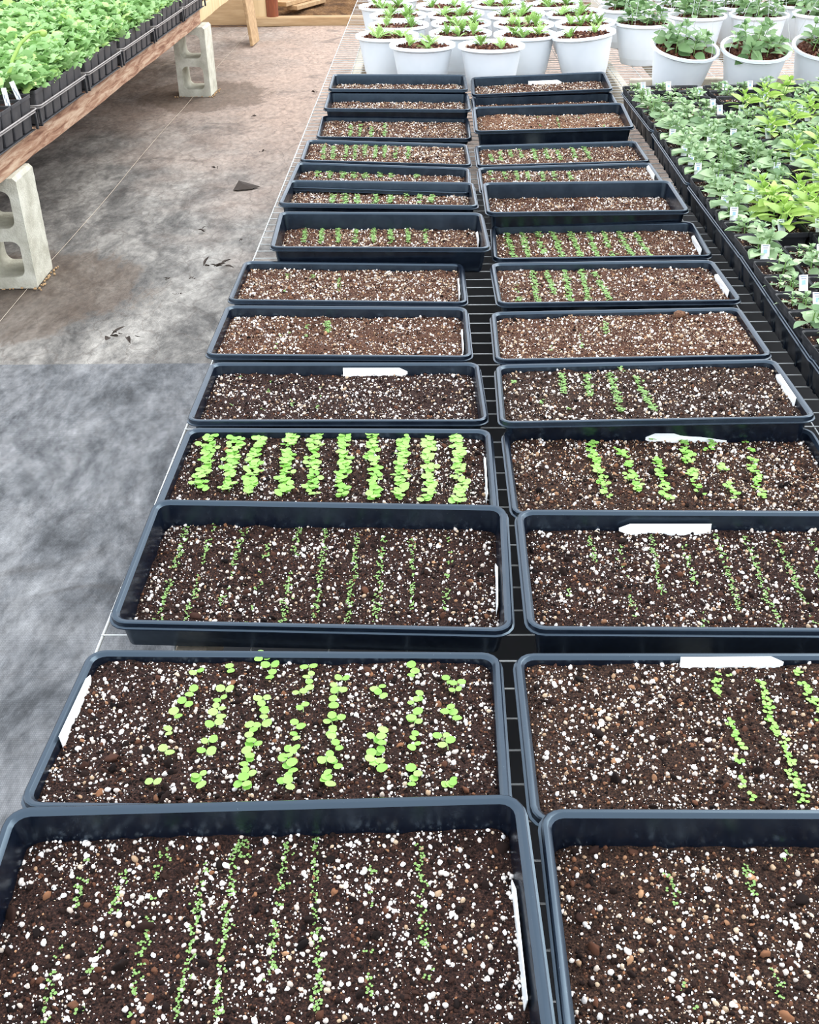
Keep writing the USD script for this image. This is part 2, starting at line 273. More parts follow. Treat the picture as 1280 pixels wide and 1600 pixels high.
# ---------------------------------------------------------------- seed trays: x, y, yaw, rim height over the bench, tilt along y, tilt along x, depth, soil below rim
# rows: x0, y0, x1, y1, how full, leaf length in mm, all in the tray's own frame
POSE={
 'L1':(-0.168,0.641,2.14,0.074,0.076,0.001,0.070,0.0410),
 'L2':(-0.182,0.941,-0.82,0.04,-0.041,0.004,0.043,0.0120),
 'L3':(-0.158,1.246,-1.39,0.062,0.073,-0.008,0.059,0.0385),
 'L4':(-0.164,1.536,-0.41,0.044,-0.006,-0.005,0.052,0.0140),
 'L5':(-0.169,1.832,1.13,0.041,-0.051,-0.015,0.040,0.0220),
 'L6':(-0.186,2.123,0.31,0.039,-0.02,-0.017,0.042,0.0215),
 'L7':(-0.187,2.414,0.62,0.038,-0.03,-0.023,0.037,0.0170),
 'L8':(-0.126,2.691,1.8,0.071,0.008,-0.023,0.070,0.0425),
 'L9':(-0.141,3.017,0.41,0.07,-0.053,-0.024,0.066,0.0340),
 'L10':(-0.148,3.266,-0.94,0.044,-0.007,-0.037,0.043,0.0255),
 'L11':(-0.141,3.568,0.85,0.042,-0.016,-0.041,0.039,0.0120),
 'L12':(-0.126,3.97,0.5,0.027,0.033,-0.024,0.026,0.0175),
 'L13':(-0.12,4.23,0.5,0.063,0.009,-0.019,0.067,0.0350),
 'L14':(-0.123,4.495,0.84,0.079,0.009,-0.016,0.070,0.0370),
 'R1':(0.383,0.648,-0,0.065,0,0,0.070,0.0425),
 'R2':(0.376,0.924,0,0.045,0,0,0.055,0.0100),
 'R3':(0.396,1.226,-0.57,0.065,0.023,-0.001,0.070,0.0290),
 'R4':(0.395,1.528,0,0.045,-0,0,0.055,0.0175),
 'R5':(0.392,1.778,-1.36,0.066,-0.07,0.028,0.058,0.0130),
 'R6':(0.399,2.072,-0.97,0.051,-0.046,0.021,0.049,0.0115),
 'R7':(0.417,2.387,0.47,0.044,-0.024,0.004,0.049,0.0155),
 'R8':(0.43,2.716,-1.66,0.031,-0.014,0.019,0.034,0.0215),
 'R9':(0.42,2.977,0.19,0.067,0.008,0.002,0.070,0.0435),
 'R11':(0.419,3.559,-0.31,0.036,-0.024,0.02,0.037,0.0160),
 'R12':(0.423,3.904,-0.11,0.072,0.074,0.018,0.067,0.0340),
 'R14':(0.435,4.483,-1.12,0.071,0.041,0.036,0.065,0.0340),
 'R10':(0.417,3.27,0,0.04,-0.02,0.02,0.042,0.0140),
 'R13':(0.43,4.22,0,0.05,0.02,0.02,0.052,0.0300),
}
ROWS={
 'L1':[(-0.185,0.099,-0.19,-0.067,0.3,3.2),(-0.143,0.083,-0.159,-0.065,0.35,3.2),(-0.107,0.109,-0.112,-0.066,0.3,3.2),(-0.06,0.117,-0.068,-0.07,0.45,3.2),(-0.032,0.126,-0.033,-0.071,0.7,3.2),(-0.023,0.123,-0.022,0.094,0.6,3.2),(0.021,0.112,0.011,-0.064,0.4,3.2),(0.048,0.124,0.061,-0.074,0.75,3.2),(0.11,0.09,0.108,-0.063,0.4,3.2),(0.159,0.108,0.162,-0.04,0.4,3.2)],
 'L3':[(-0.22,0.141,-0.215,-0.099,0.9,3.2),(-0.179,0.126,-0.178,-0.094,0.7,3.2),(-0.13,0.111,-0.136,-0.057,0.35,3.2),(-0.087,0.104,-0.093,-0.092,0.2,3.2),(-0.047,0.118,-0.045,-0.094,0.9,3.2),(-0.005,0.115,-0.001,-0.08,0.8,3.2),(0.045,0.108,0.045,-0.094,0.9,3.2),(0.084,0.102,0.084,-0.084,0.8,3.2),(0.125,0.107,0.134,-0.056,0.6,3.2),(0.183,0.097,0.179,-0.083,0.4,3.2)],
 'L4':[(-0.222,0.12,-0.214,-0.054,1,6.2),(-0.179,0.137,-0.167,-0.054,1,6.2),(-0.137,0.144,-0.129,-0.063,1,6.2),(-0.083,0.126,-0.074,-0.069,1,6.2),(-0.042,0.138,-0.027,-0.072,1,6.2),(0.01,0.122,0.022,-0.072,1,6.2),(0.059,0.146,0.076,-0.081,1,6.2),(0.114,0.146,0.115,-0.081,1,6.2),(0.16,0.151,0.161,-0.086,1,6.2),(0.207,0.147,0.214,-0.089,1,6.2)],
 'R3':[(-0.16,0.105,-0.159,0.046,0.8,3.2),(-0.119,0.084,-0.122,-0.089,0.35,3.2),(-0.07,0.109,-0.075,-0.031,0.95,3.2),(-0.022,0.088,-0.025,-0.009,0.95,3.2),(-0.029,-0.031,-0.026,-0.1,0.5,3.2),(0.028,0.113,0.025,-0.062,0.95,3.2),(0.069,0.106,0.068,-0.021,0.95,3.2),(0.068,-0.021,0.072,-0.102,0.4,3.2),(0.116,0.1,0.116,-0.015,0.95,3.2),(0.116,-0.015,0.115,-0.094,0.7,3.2),(0.166,0.1,0.163,0.015,0.7,3.2),(0.158,0.045,0.14,-0.097,0.7,3.2),(-0.204,0.001,-0.199,-0.032,0.4,3.2)],
 'R4':[(-0.116,0.122,-0.117,-0.068,0.95,5),(-0.068,0.14,-0.061,-0.068,0.65,5),(-0.013,0.052,-0.015,-0.072,0.95,5),(-0.015,0.13,-0.014,0.121,1,5),(0.047,0.13,0.034,-0.059,0.9,5),(0.099,0.129,0.083,0.084,0.9,5),(0.091,0.032,0.088,-0.065,0.95,5),(0.153,0.134,0.134,-0.069,0.8,5),(0.028,0.135,0.028,0.121,1,5)],
 'R2':[(-0.018,0.104,-0.025,0.066,0.95,4.2),(-0.021,0.021,-0.015,-0.023,0.9,4.2),(-0.028,-0.038,-0.028,-0.043,1,4.2),(-0.03,-0.068,-0.03,-0.076,1,4.2),(-0.022,-0.092,-0.023,-0.099,1,4.2),(-0.004,0.101,0.014,0.072,0.3,4),(0.033,0.093,0.029,0.027,1,4.2),(0.029,0.027,0.032,-0.031,1,4.2),(0.032,-0.031,0.031,-0.1,1,4.2),(0.085,0.113,0.087,0.109,1,4.2),(0.085,0.089,0.09,0.043,1,4.2),(0.09,0.027,0.09,-0.01,0.8,4.2)],
 'R5':[(-0.141,0.112,-0.147,0.01,0.9,3.6),(-0.142,-0.029,-0.141,-0.064,0.5,3.6),(-0.094,0.11,-0.101,-0.001,0.8,3.6),(-0.051,0.101,-0.053,-0.074,0.85,3.6),(-0.029,0.123,-0.027,0.113,1,3.6),(-0.002,0.088,0.003,-0.077,0.75,3.6),(-0.237,0.075,-0.235,0.062,0.8,3.6),(-0.19,-0.009,-0.19,-0.056,0.3,3.6)],
 'R7':[(-0.215,0.027,-0.217,-0.088,0.5,3.6),(-0.171,0.112,-0.176,-0.097,0.95,3.6),(-0.136,0.11,-0.133,-0.049,0.8,3.6),(-0.092,0.127,-0.102,-0.092,0.85,3.6),(-0.052,0.126,-0.062,-0.085,1,3.6),(-0.024,0.096,-0.016,-0.087,0.95,3.6)],
 'R8':[(-0.229,0.135,-0.216,-0.072,1,4),(-0.186,0.132,-0.179,-0.073,1,4),(-0.146,0.13,-0.137,-0.075,0.85,4),(-0.104,0.128,-0.093,-0.078,1,4),(-0.059,0.125,-0.045,-0.08,1,4),(-0.01,0.123,-0.005,-0.082,1,4),(0.029,0.12,0.034,-0.084,0.85,4),(0.07,0.118,0.082,-0.086,1,4),(0.112,0.116,0.125,-0.088,0.75,4)],
 'L8':[(-0.199,0.128,-0.2,0.012,0.7,3.6),(-0.156,0.129,-0.155,0.013,0.9,3.6),(-0.115,0.129,-0.111,0.013,0.8,3.6),(-0.066,0.13,-0.066,0.014,0.9,3.6),(-0.02,0.131,-0.018,0.014,0.9,3.6),(0.026,0.132,0.026,0.015,0.9,3.6),(0.071,0.132,0.071,0.016,0.9,3.6),(0.117,0.133,0.117,0.016,0.8,3.6)],
 'L9':[(-0.139,0.094,-0.136,-0.004,0.9,4.6),(-0.1,0.096,-0.098,-0.002,0.9,4.6),(-0.067,0.098,-0.066,0,1,4.6),(-0.013,0.101,-0.014,0.003,1,4.6),(0.029,0.103,0.028,0.005,1,4.6),(0.074,0.105,0.071,0.007,0.5,4.6),(0.115,0.108,0.111,0.009,0.9,4.6),(0.15,0.11,0.145,0.011,0.5,4.6)],
 'L10':[(-0.204,0.117,-0.201,0.052,0.8,4.6),(-0.163,0.122,-0.161,0.056,0.8,4.6),(-0.121,0.127,-0.12,0.061,1,4.6),(-0.089,0.131,-0.088,0.065,1,4.6),(-0.054,0.136,-0.053,0.069,1,4.6),(-0.006,0.141,-0.006,0.075,1,4.6),(0.026,0.145,0.025,0.079,1,4.6),(0.106,0.155,0.104,0.089,0.6,4.6)],
 'L11':[(-0.209,0.105,-0.201,-0.075,0.9,3.6),(-0.177,0.109,-0.17,-0.072,0.9,3.6),(-0.135,0.114,-0.13,-0.067,0.9,3.6),(-0.105,0.117,-0.101,-0.064,0.9,3.6),(-0.073,0.121,-0.071,-0.06,0.7,3.6),(-0.037,0.126,-0.036,-0.056,0.9,3.6),(-0.007,0.129,-0.007,-0.053,0.8,3.6),(0.032,0.134,0.03,-0.049,0.9,3.6),(0.073,0.139,0.069,-0.044,0.6,3.6)],
 'L12':[(-0.161,0.076,-0.156,-0.073,0.6,3.6),(-0.126,0.078,-0.122,-0.071,0.6,3.6),(-0.084,0.08,-0.081,-0.07,0.6,3.6),(-0.036,0.082,-0.034,-0.067,0.6,3.6)],
 'R11':[(-0.223,0.065,-0.217,-0.04,0.9,3.6),(-0.188,0.097,-0.188,-0.043,0.9,3.6),(-0.154,0.129,-0.152,0.021,0.9,3.6),(-0.12,0.125,-0.12,0,0.9,3.6),(-0.074,0.138,-0.079,-0.031,0.9,3.6),(-0.035,0.143,-0.037,-0.027,0.9,3.6),(0.001,0.138,0.002,-0.04,0.9,3.6),(0.053,0.15,0.052,-0.02,0.9,3.6),(0.094,0.154,0.095,-0.051,0.9,3.6)],
 'R10':[(-0.228,0.122,-0.226,0.03,0.9,3.6),(-0.188,0.117,-0.188,0.026,0.9,3.6),(-0.151,0.113,-0.151,0.022,0.9,3.6),(-0.115,0.109,-0.117,0.018,0.9,3.6),(-0.072,0.104,-0.074,0.013,0.9,3.6),(-0.035,0.1,-0.038,0.009,0.9,3.6),(0.012,0.094,0.007,0.004,0.9,3.6)],
 'R12':[(-0.038,0.101,-0.036,-0.016,0.25,3.6),(0.03,0.094,0.03,-0.022,0.25,3.6),(0.109,0.087,0.107,-0.029,0.25,3.6),(0.188,0.08,0.184,-0.035,0.25,3.6)],
 'L6':[(-0.083,0.077,-0.079,-0.003,0.4,3.6),(-0.041,0.108,-0.035,0.033,0.7,3.6),(-0.137,0.05,-0.138,-0.056,0.2,3.6),(-0.136,0.106,-0.107,-0.039,0.15,3.6)],
 'L5':[(-0.208,0.111,-0.205,-0.043,0.15,3.6),(-0.144,0.111,-0.143,-0.043,0.2,3.6),(-0.1,0.111,-0.092,-0.043,0.2,3.6),(-0.046,0.079,-0.042,-0.043,0.25,3.6)],
 'L7':[(-0.159,0.108,-0.15,-0.052,0.2,3.6),(-0.097,0.11,-0.088,-0.05,0.3,3.6),(-0.033,0.088,-0.027,-0.048,0.2,3.6)],
 'R6':[(-0.027,0.093,-0.032,0.028,0.5,3.6),(-0.148,0.034,-0.154,-0.074,0.2,3.6),(-0.086,0.05,-0.092,-0.077,0.15,3.6)],
 'R1':[(-0.14,0.089,-0.137,0.05,0.6,3.2),(-0.057,0.11,-0.059,0.062,0.3,3.2),(-0.009,0.115,-0.01,0.106,0.5,3.2),(-0.003,0.047,0,0.033,0.4,3.2),(-0.097,0.021,-0.087,0.01,0.3,3.2),(-0.058,0.003,-0.061,-0.05,0.2,3.2),(-0.177,0.11,-0.175,0.106,0.3,3.2),(-0.153,-0.038,-0.143,-0.076,0.15,3.2)],
}
SPROUTS=[(-0.122,0.102),(-0.119,0.063),(-0.123,0.044),(-0.128,0.019),(-0.128,-0.01),(-0.128,-0.043),(-0.129,-0.094),(-0.075,0.112),(-0.077,0.07),(-0.08,0.049),(-0.077,0.029),(-0.076,0.014),(-0.075,0.001),(-0.08,-0.028),(-0.079,-0.047),(-0.077,-0.083),(-0.079,-0.093),(-0.045,0.133),(-0.037,0.132),(-0.026,0.117),(-0.024,0.096),(-0.027,0.051),(-0.026,0.034),(-0.022,0.017),(-0.024,0.001),(-0.034,-0.003),(-0.03,-0.021),(-0.024,-0.032),(-0.027,-0.05),(-0.029,-0.062),(-0.022,-0.078),(-0.027,-0.095),(-0.024,-0.09),(0.023,0.117),(0.024,0.1),(0.026,0.079),(0.017,0.065),(0.025,0.032),(0.022,0.002),(0.02,-0.016),(0.022,-0.034),(0.02,-0.049),(0.017,-0.06),(0.024,-0.069),(0.019,-0.084),(0.026,-0.093),(0.067,0.091),(0.064,0.079),(0.064,0.065),(0.061,0.046),(0.068,0.018),(0.063,0.012),(0.064,-0.002),(0.064,-0.013),(0.07,-0.032),(0.064,-0.047),(0.062,-0.058),(0.072,-0.059),(0.064,-0.081),(0.067,-0.09),(0.116,0.076),(0.118,0.063),(0.124,-0.009),(0.115,-0.022),(0.123,-0.027),(0.113,-0.046),(0.119,-0.042),(0.12,-0.058),(0.122,-0.068),(0.157,0.111),(0.157,0.098),(0.165,0.067),(0.16,0.046),(0.161,0.022),(0.161,0.011),(0.162,-0.014),(0.162,-0.033),(0.163,-0.072),(0.164,-0.088),(0.201,0.086),(0.213,0.083),(0.209,0.066),(0.202,0.034),(0.21,0.026),(0.198,-0.014),(0.202,-0.03),(0.206,-0.087),(0.201,-0.089)]
TAGS={
 'L1':((0.257,0.059),(0.256,-0.074)),
 'L2':((-0.267,0.091),(-0.268,-0.031)),
 'L3':((0.257,0.034),(0.26,-0.065)),
 'L4':((0.265,0.049),(0.265,-0.085)),
 'L5':((-0.003,0.151),(0.126,0.151)),
 'L6':((0.258,0.039),(0.257,-0.089)),
 'L7':((0.264,0.051),(0.264,-0.082)),
 'L8':((0.262,0.078),(0.263,-0.011)),
 'R2':((-0.061,0.123),(0.069,0.115)),
 'R3':((-0.115,0.12),(0.022,0.128)),
 'R4':((-0.021,0.14),(0.12,0.143)),
 'R5':((0.27,0.09),(0.267,-0.078)),
 'R7':((0.275,0.07),(0.27,-0.094)),
 'R8':((0.258,0.064),(0.263,-0.08)),
 'R14':((-0.04,0.122),(0.093,0.119)),
 'R10':((0.259,0.128),(0.255,-0.009)),
}

# ================================================================ the setting: ground, sheets of ground cloth, doorway end
def sheet(x0, x1, y0, y1, z, nx, ny, amp, seed, thick=.004):
    X, Y = np.meshgrid(np.linspace(x0, x1, nx), np.linspace(y0, y1, ny))
    Z = z + amp*(fbm(np.stack([X*2.3, Y*2.3, X*0], -1), 4, seed)-.5)
    top = np.c_[X.ravel(), Y.ravel(), Z.ravel()]; bot = top-[0, 0, thick]
    i, j = np.meshgrid(np.arange(nx-1), np.arange(ny-1)); a = (j*nx+i).ravel()
    f = np.vstack([np.c_[a, a+1, a+nx+1], np.c_[a, a+nx+1, a+nx]]); n = nx*ny
    edge = np.concatenate([np.arange(nx), np.arange(1, ny)*nx+nx-1, (ny-1)*nx+np.arange(nx-2, -1, -1), np.arange(ny-2, 0, -1)*nx]); e2 = np.roll(edge, -1)
    return trimesh.Trimesh(np.vstack([top, bot]), np.vstack([f, f[:, ::-1]+n, np.c_[edge, edge+n, e2], np.c_[e2, edge+n, e2+n]]), process=False)
g = mesh('floor', sheet(-30, 30, -20, 40, -.02, 40, 40, 0, 1, .05), 'bare_dirt'); tag(g, kind='structure')
f1 = mesh('ground_cloth', sheet(-5, 4.5, 2.96, 9.5, .0, 190, 130, .010, 5), 'far_fabric', smooth=40)
tag(f1, 'silty tan woven ground cloth covering the far part of the aisle up to the doorway', 'ground cloth')
f2 = mesh('ground_cloth', sheet(-5, 4.5, -2.5, 3.005, .0065, 190, 110, .010, 5), 'near_fabric', smooth=40)
tag(f2, 'grey woven ground cloth covering the near part of the aisle floor', 'ground cloth')
f3 = mesh('weed_cloth', sheet(-.44, 2.3, .2, 4.75, .022, 40, 60, .004, 6, .003), 'black_cloth', smooth=40)  # black sheet added so the floor beneath the wire bench looks shaded
tag(f3, 'added black sheet standing in for the shade under the wire bench', 'ground cloth')
# pale marker threads woven along the far cloth
for k, (x, ya, yb) in enumerate([(-1.44, 3.1, 9.3)]):
    ys = np.linspace(ya, yb, 60)
    p = mesh('marker_thread', tube(np.c_[np.full(60, x)+.004*np.sin(ys*3), ys, .005+.010*(fbm(np.stack([np.full(60, x)*2.3, ys*2.3, ys*0], -1), 4, 5)-.5)], .0009, 4), 'grey_rail_wood', f1)

moundz = lambda X, Y: .02+.22*np.clip((Y-9.7)/2.5, 0, 1)+.16*(fbm(np.stack([X*2, Y*2, X*0], -1), 5, 3)-.5)*np.clip((Y-9.6)*3, .15, 1)
def dirt_mound():
    nx, ny = 70, 60
    X, Y = np.meshgrid(np.linspace(-1.30, 3.0, nx), np.linspace(9.63, 14, ny)); Z = moundz(X, Y)
    m = sheet(-1.30, 3.0, 9.63, 14, 0, nx, ny, 0, 1, .3); v = m.vertices.copy(); v[:nx*ny, 2] = Z.ravel(); v[nx*ny:, 2] = -.05
    return trimesh.Trimesh(v, m.faces, process=False)
tag(mesh('dirt_mound', dirt_mound(), 'bare_dirt', smooth=50), 'brown bare soil rising beyond the wooden door sill', 'dirt')
rng = np.random.default_rng(4)
ico = trimesh.creation.icosphere(1); ico0 = trimesh.creation.icosahedron()
def lump(base, seed, amp=.35):
    r = np.random.default_rng(seed); v = base.vertices*(1+amp*(fbm(base.vertices*1.3+seed*7.1, 2, seed)[:, None]-.5)*2)
    return trimesh.Trimesh(v*r.uniform(.7, 1.15, 3), base.faces, process=False)
for k, (x, y, s) in enumerate([(-.55, 10.5, .075), (-.8, 10.75, .05), (-.95, 10.3, .035)]):
    m = lump(trimesh.creation.icosphere(2), 40+k); m.apply_scale(s); m.apply_transform(mat4((x, y, float(moundz(np.array([x]), np.array([y]))[0])+s*.35), k)); m.vertices[:, 2] = (m.vertices[:, 2]-m.vertices[:, 2].mean())*.6+m.vertices[:, 2].mean()
    tag(mesh('stone', m, 'plank_wood' if k == 0 else 'bare_dirt', smooth=50), ['pale flat stone lying on the soil beyond the sill', 'larger brown clod of earth behind the pale flat stone', 'small brown clod of earth near the plank offcuts'][k], 'stone' if k == 0 else 'clod')
sill = mesh('door_sill', rbox(2.6, .09, .075, (-.12, 9.56, .03), .008), 'plank_wood', smooth=30); tag(sill, 'low worn timber sill across the doorway at the far end of the aisle', 'sill')
pl = thing('plank_scrap', 'two weathered plank offcuts stacked on the soil behind the sill', 'plank', mat4((-1.12, 10.1, .125), 1.15))
mesh('plank', rbox(.62, .12, .035, (0, 0, .0)), 'plank_wood', pl); mesh('plank', rbox(.50, .10, .035, (.03, -.06, -.037)), 'plank_wood', pl)
bd = mesh('timber_board', rbox(1.3, .04, .13, (-.65, 11.05, .27)), 'plank_wood'); tag(bd, 'long timber board lying on the soil at the top edge of the picture', 'plank')
# end of the house: cream panel, red-brown post, leaning board
wp = mesh('wall_end', rbox(.16, .03, 2.2, (-1.41, 9.57, 1.1)), 'pale_wood'); tag(wp, kind='structure')
wq = mesh('wall_end', rbox(.03, 1.6, 2.2, (-1.325, 10.42, 1.16)), 'pale_wood'); tag(wq, kind='structure')
wr = mesh('wall_back', rbox(3.4, .04, 2.2, (-3.2, 9.62, 1.1)), 'plank_wood'); tag(wr, kind='structure')  # board wall added behind the timber bench to stop light from the far end
an = np.linspace(0, 2*np.pi, 25)[:-1]
post = loft([np.c_[(.048+.004*np.sin(3*an+z*2))*np.cos(an)-1.285, (.048+.004*np.cos(2*an+z*3))*np.sin(an)+9.57, np.full(24, z)] for z in np.linspace(.0675, 2.2, 12)])
tag(mesh('timber_post', post, 'red_post_wood', smooth=40), 'red-brown round timber post standing on the far door sill', 'post')
lb = mesh('leaning_board', rbox(.022, .34, 1.35, (0, 0, .675)), 'plank_wood'); setm(lb, mat4((-1.315, 8.70, .002), 0, 1, -.05, -.10))
tag(lb, 'tall pale board on edge leaning beside the far end of the timber bench', 'board')

# ================================================================ left bench: beam, cinder blocks, deck
sl = math.atan(.022)
bx = lambda y: -1.44+(y-3.6)*.022
def wood_beam(x0, y0, x1, y1, z0, z1, th, seed, n=40):
    ys = np.linspace(0, 1, n); rings = []
    for t in ys:
        x, y = x0+(x1-x0)*t, y0+(y1-y0)*t; w = .006*(fbm(np.array([[y*4, seed, 0]]), 3, seed)[0]-.5); w2 = .012*(fbm(np.array([[y*5, seed, 9]]), 3, seed+1)[0]-.5)
        rings.append(np.array([[x+w, y, z0+.004+w2], [x+w, y, z1-.004+w2*.6], [x-.004, y, z1+w2*.6], [x-th+.004, y, z1], [x-th, y, z1-.004], [x-th, y, z0+.004], [x-th+.004, y, z0], [x-.004, y, z0+w2]]))
    m = loft(rings); m.fix_normals(); return m
lbench = thing('timber_bench', 'long low timber bench across the aisle carrying leafy plant trays', 'bench')
mesh('front_beam', wood_beam(bx(2.9), 2.9, bx(6.95), 6.95, .392, .482, .04, 3), 'weathered_wood', lbench, smooth=30)
mesh('front_beam', wood_beam(bx(6.955), 6.955, bx(8.3), 8.3, .40, .482, .04, 8), 'pale_wood', lbench, smooth=30)
for k in range(11):
    w = .14; xc = -1.56-k*.15
    m = rbox(w, 5.4, .022, (0, 0, 0)); m.apply_transform(mat4((xc+.022*2.0, 5.6, .466), -sl)); mesh('deck_board', m, 'weathered_wood', lbench)
for k, y in enumerate((3.3, 4.6, 6.0, 7.6)):
    mesh('cross_joist', rbox(1.6, .04, .064, (-2.32, y, .420)), 'weathered_wood', lbench)
pe = mesh('bench_post', rbox(.075, .09, .9, (-1.405, 7.32, .94)), 'pale_wood', lbench)

def cinder_block():
    """standing on end: .19 x .19 x .39, two hollow cores running front to back, a groove in the top"""
    import manifold3d as m3
    from shapely.geometry import Polygon
    W, Hh, D = .195, .39, .195
    outer = [(-W/2+.004, 0), (W/2-.004, 0), (W/2, .004), (W/2, Hh-.012), (W/2-.012, Hh), (-W/2+.012, Hh), (-W/2, Hh-.012), (-W/2, .004)]
    def core(zc):
        q = rrect(.064, .0655, .03, 6); return [(x, z+zc) for x, z in q]
    cs = m3.CrossSection([outer, core(.107)[::-1], core(.283)[::-1]])
    man = m3.Manifold.extrude(cs, D)
    me = man.refine_to_length(.02).to_mesh(); v = np.array(me.vert_properties[:, :3]); v = np.c_[v[:, 0], D/2-v[:, 2], v[:, 1]]
    core_r = np.hypot(0, 0)
    v += .0022*(np.stack([fbm(v*30+k*9, 3, k) for k in range(3)], 1)-.5)
    m = trimesh.Trimesh(v, np.array(me.tri_verts), process=False); m.fix_normals()
    return m
cb = cinder_block()
for nm, x, y, rz, lab in (('a', -1.41-.0975, 3.655+.0975, .02, 'pale concrete block on end near the picture edge, under the timber bench'), ('b', -1.325-.0975, 6.84+.0975, -.03, 'grey concrete block on end holding up the far end of the timber bench')):
    t = thing('cinder_block', lab, 'concrete block', mat4((x, y, .0015), rz)); mesh('block', cb, 'concrete', t, smooth=35)
    # silt washed up around the foot
    q = []
    r = np.random.default_rng(7)
    for k in range(46):
        s = r.uniform(.002, .006); m = lump(ico0, 60+k % 5); m.apply_scale(s); u = r.uniform(-.12, .12); sd = r.integers(0, 2)
        px_, py_ = (u, -.0975-abs(r.normal(0, .012))-.006) if sd else (.0975+abs(r.normal(0, .012))+.006, u)
        m.apply_translation((px_, py_, .004)); q.append(m)
    st = mesh('washed_grit', cat(q), 'plank_wood', t); tag(st, kind='stuff', label='pale grit washed up around the foot of the block')

# ================================================================ main bench: welded wire on timber rails and blocks
bench = thing('wire_bench', 'low bench top of pale welded wire carrying the seed trays and white baskets', 'bench')
for k, y in enumerate(np.arange(.34, 7.9, .0553)):
    m = tube([(-.4635, y, MESH_Z-.0014), (2.1, y, MESH_Z-.0014)], .0014, 5); mesh('wire', m, 'wire', bench, smooth=True)
for k, x in enumerate(np.arange(-.462, 2.1, .107)):
    m = tube([(x, .3, MESH_Z-.0040), (x, 7.9, MESH_Z-.0040)], .0016 if k else .0024, 5); mesh('wire', m, 'wire', bench, smooth=True)
for x, ya, yb in ((-.335, .45, 7.75), (.36, .3, 7.75), (.83, 4.55, 7.75), (1.08, .3, 7.75), (1.5, .3, 7.75), (2.02, .3, 7.75)):
    mesh('rail', rbox(.045, yb-ya, .085, (x, (ya+yb)/2, MESH_Z-.0060-.0435)), 'grey_rail_wood', bench)
for y in (.36, 5.05, 7.0):
    mesh('cross_rail', rbox(2.4, .04, .035, (.84, y, MESH_Z-.0925-.0185)), 'grey_rail_wood', bench)
for k, (x, y) in enumerate([(xx, yy) for yy in (.36, 5.05, 7.0) for xx in (.36, 1.5)]):
    mesh('leg', rbox(.09, .09, MESH_Z-.112-.027, (x, y, .026+(MESH_Z-.112-.027)/2)), 'grey_rail_wood', bench)

# ================================================================ seed trays
W0, D0 = .545, .285
def pose(n):
    x, y, a, z, t, s, depth, soil = POSE[n]; a = math.radians(a)
    ex = np.array([math.cos(a), math.sin(a), s]); ex /= np.linalg.norm(ex)
    ey = np.array([-math.sin(a), math.cos(a), t]); ey -= ex*ex.dot(ey); ey /= np.linalg.norm(ey); ez = np.cross(ex, ey)
    M = np.eye(4); M[:3, 0], M[:3, 1], M[:3, 2] = ex, ey, ez
    M[:3, 3] = np.array([x, y, z+BZ])-ez*depth
    return M, depth, soil
def soil_h(x, y, seed, amp):
    p = np.stack([np.asarray(x)*14, np.asarray(y)*14, np.full(np.shape(x), seed*3.7)], -1)
    return amp*(fbm(p, 3, seed)-.5)+.007*(fbm(p*2.7, 2, seed+9)-.5)+.0065*(fbm(p*7, 3, seed+5)-.5)
def clampr(x, y, hx, hy, r):
    """moves points of a rectangle's corners onto its rounding"""
    ax, ay = np.abs(x), np.abs(y); dx, dy = ax-(hx-r), ay-(hy-r); d = np.hypot(dx, dy); c = (dx > 0) & (dy > 0) & (d > r)
    return np.where(c, np.sign(x)*(hx-r+dx*r/np.maximum(d, 1e-9)), x), np.where(c, np.sign(y)*(hy-r+dy*r/np.maximum(d, 1e-9)), y)
PROTO = [lump(ico0, s, .3) for s in range(3)]+[lump(ico, s+3, .6) for s in range(2)]
CHUNK = [lump(ico, s+11, .75) for s in range(4)]
CHUNK20 = [lump(ico0, s+11, .7) for s in range(4)]
def disc(n=9, notch=.12, cup=.16, tilt=0):
    """a round seed leaf, unit length, attached at the origin and pointing along +x"""
    a = np.linspace(0, 2*np.pi, n+1)[:-1]; rr = .5*(1-notch*np.exp(-((a)/.5)**2)-notch*np.exp(-((a-2*np.pi)/.5)**2))
    rim = np.c_[.52+rr*np.cos(a), rr*np.sin(a)*1.02, cup*.5*(np.cos(a)**2*.3+.35)]
    mid = np.c_[.52+.5*rr*np.cos(a), .5*rr*np.sin(a), np.full(n, cup*.05)]
    v = np.vstack([rim, mid, [[.52, 0, -.02]], [[0, 0, -.02]]]); f = []
    for j in range(n):
        k = (j+1) % n; f += [[j, k, n+k], [j, n+k, n+j], [n+j, n+k, 2*n]]
    f += [[2*n+1, n//2, n//2+1]]
    return trimesh.Trimesh(v, f, process=False)
DISC, DISC_S = disc(10), disc(6)
def cotyledons(r, size, base=None, small=False):
    """(stem, leaf, leaf) of one seedling, leaves 'size' long; two unequal leaves opposite each other"""
    yaw = r.uniform(0, 2*np.pi); h = size*r.uniform(.45, .8); lean = r.normal(0, .12, 2)*size
    top = np.array([lean[0], lean[1], h]); out = []
    out.append(tube([(0, 0, -.003), (lean[0]*.4, lean[1]*.4, h*.5), top], size*.055, 3 if small else 4))
    for k in range(2):
        m = (DISC_S if small else DISC).copy(); m.apply_scale(size*r.uniform(.82, 1.1)); m.apply_transform(mat4(top, yaw+k*np.pi+r.normal(0, .2), 1, r.normal(0, .12), -r.uniform(-.06, .26))); out.append(m)
    return out

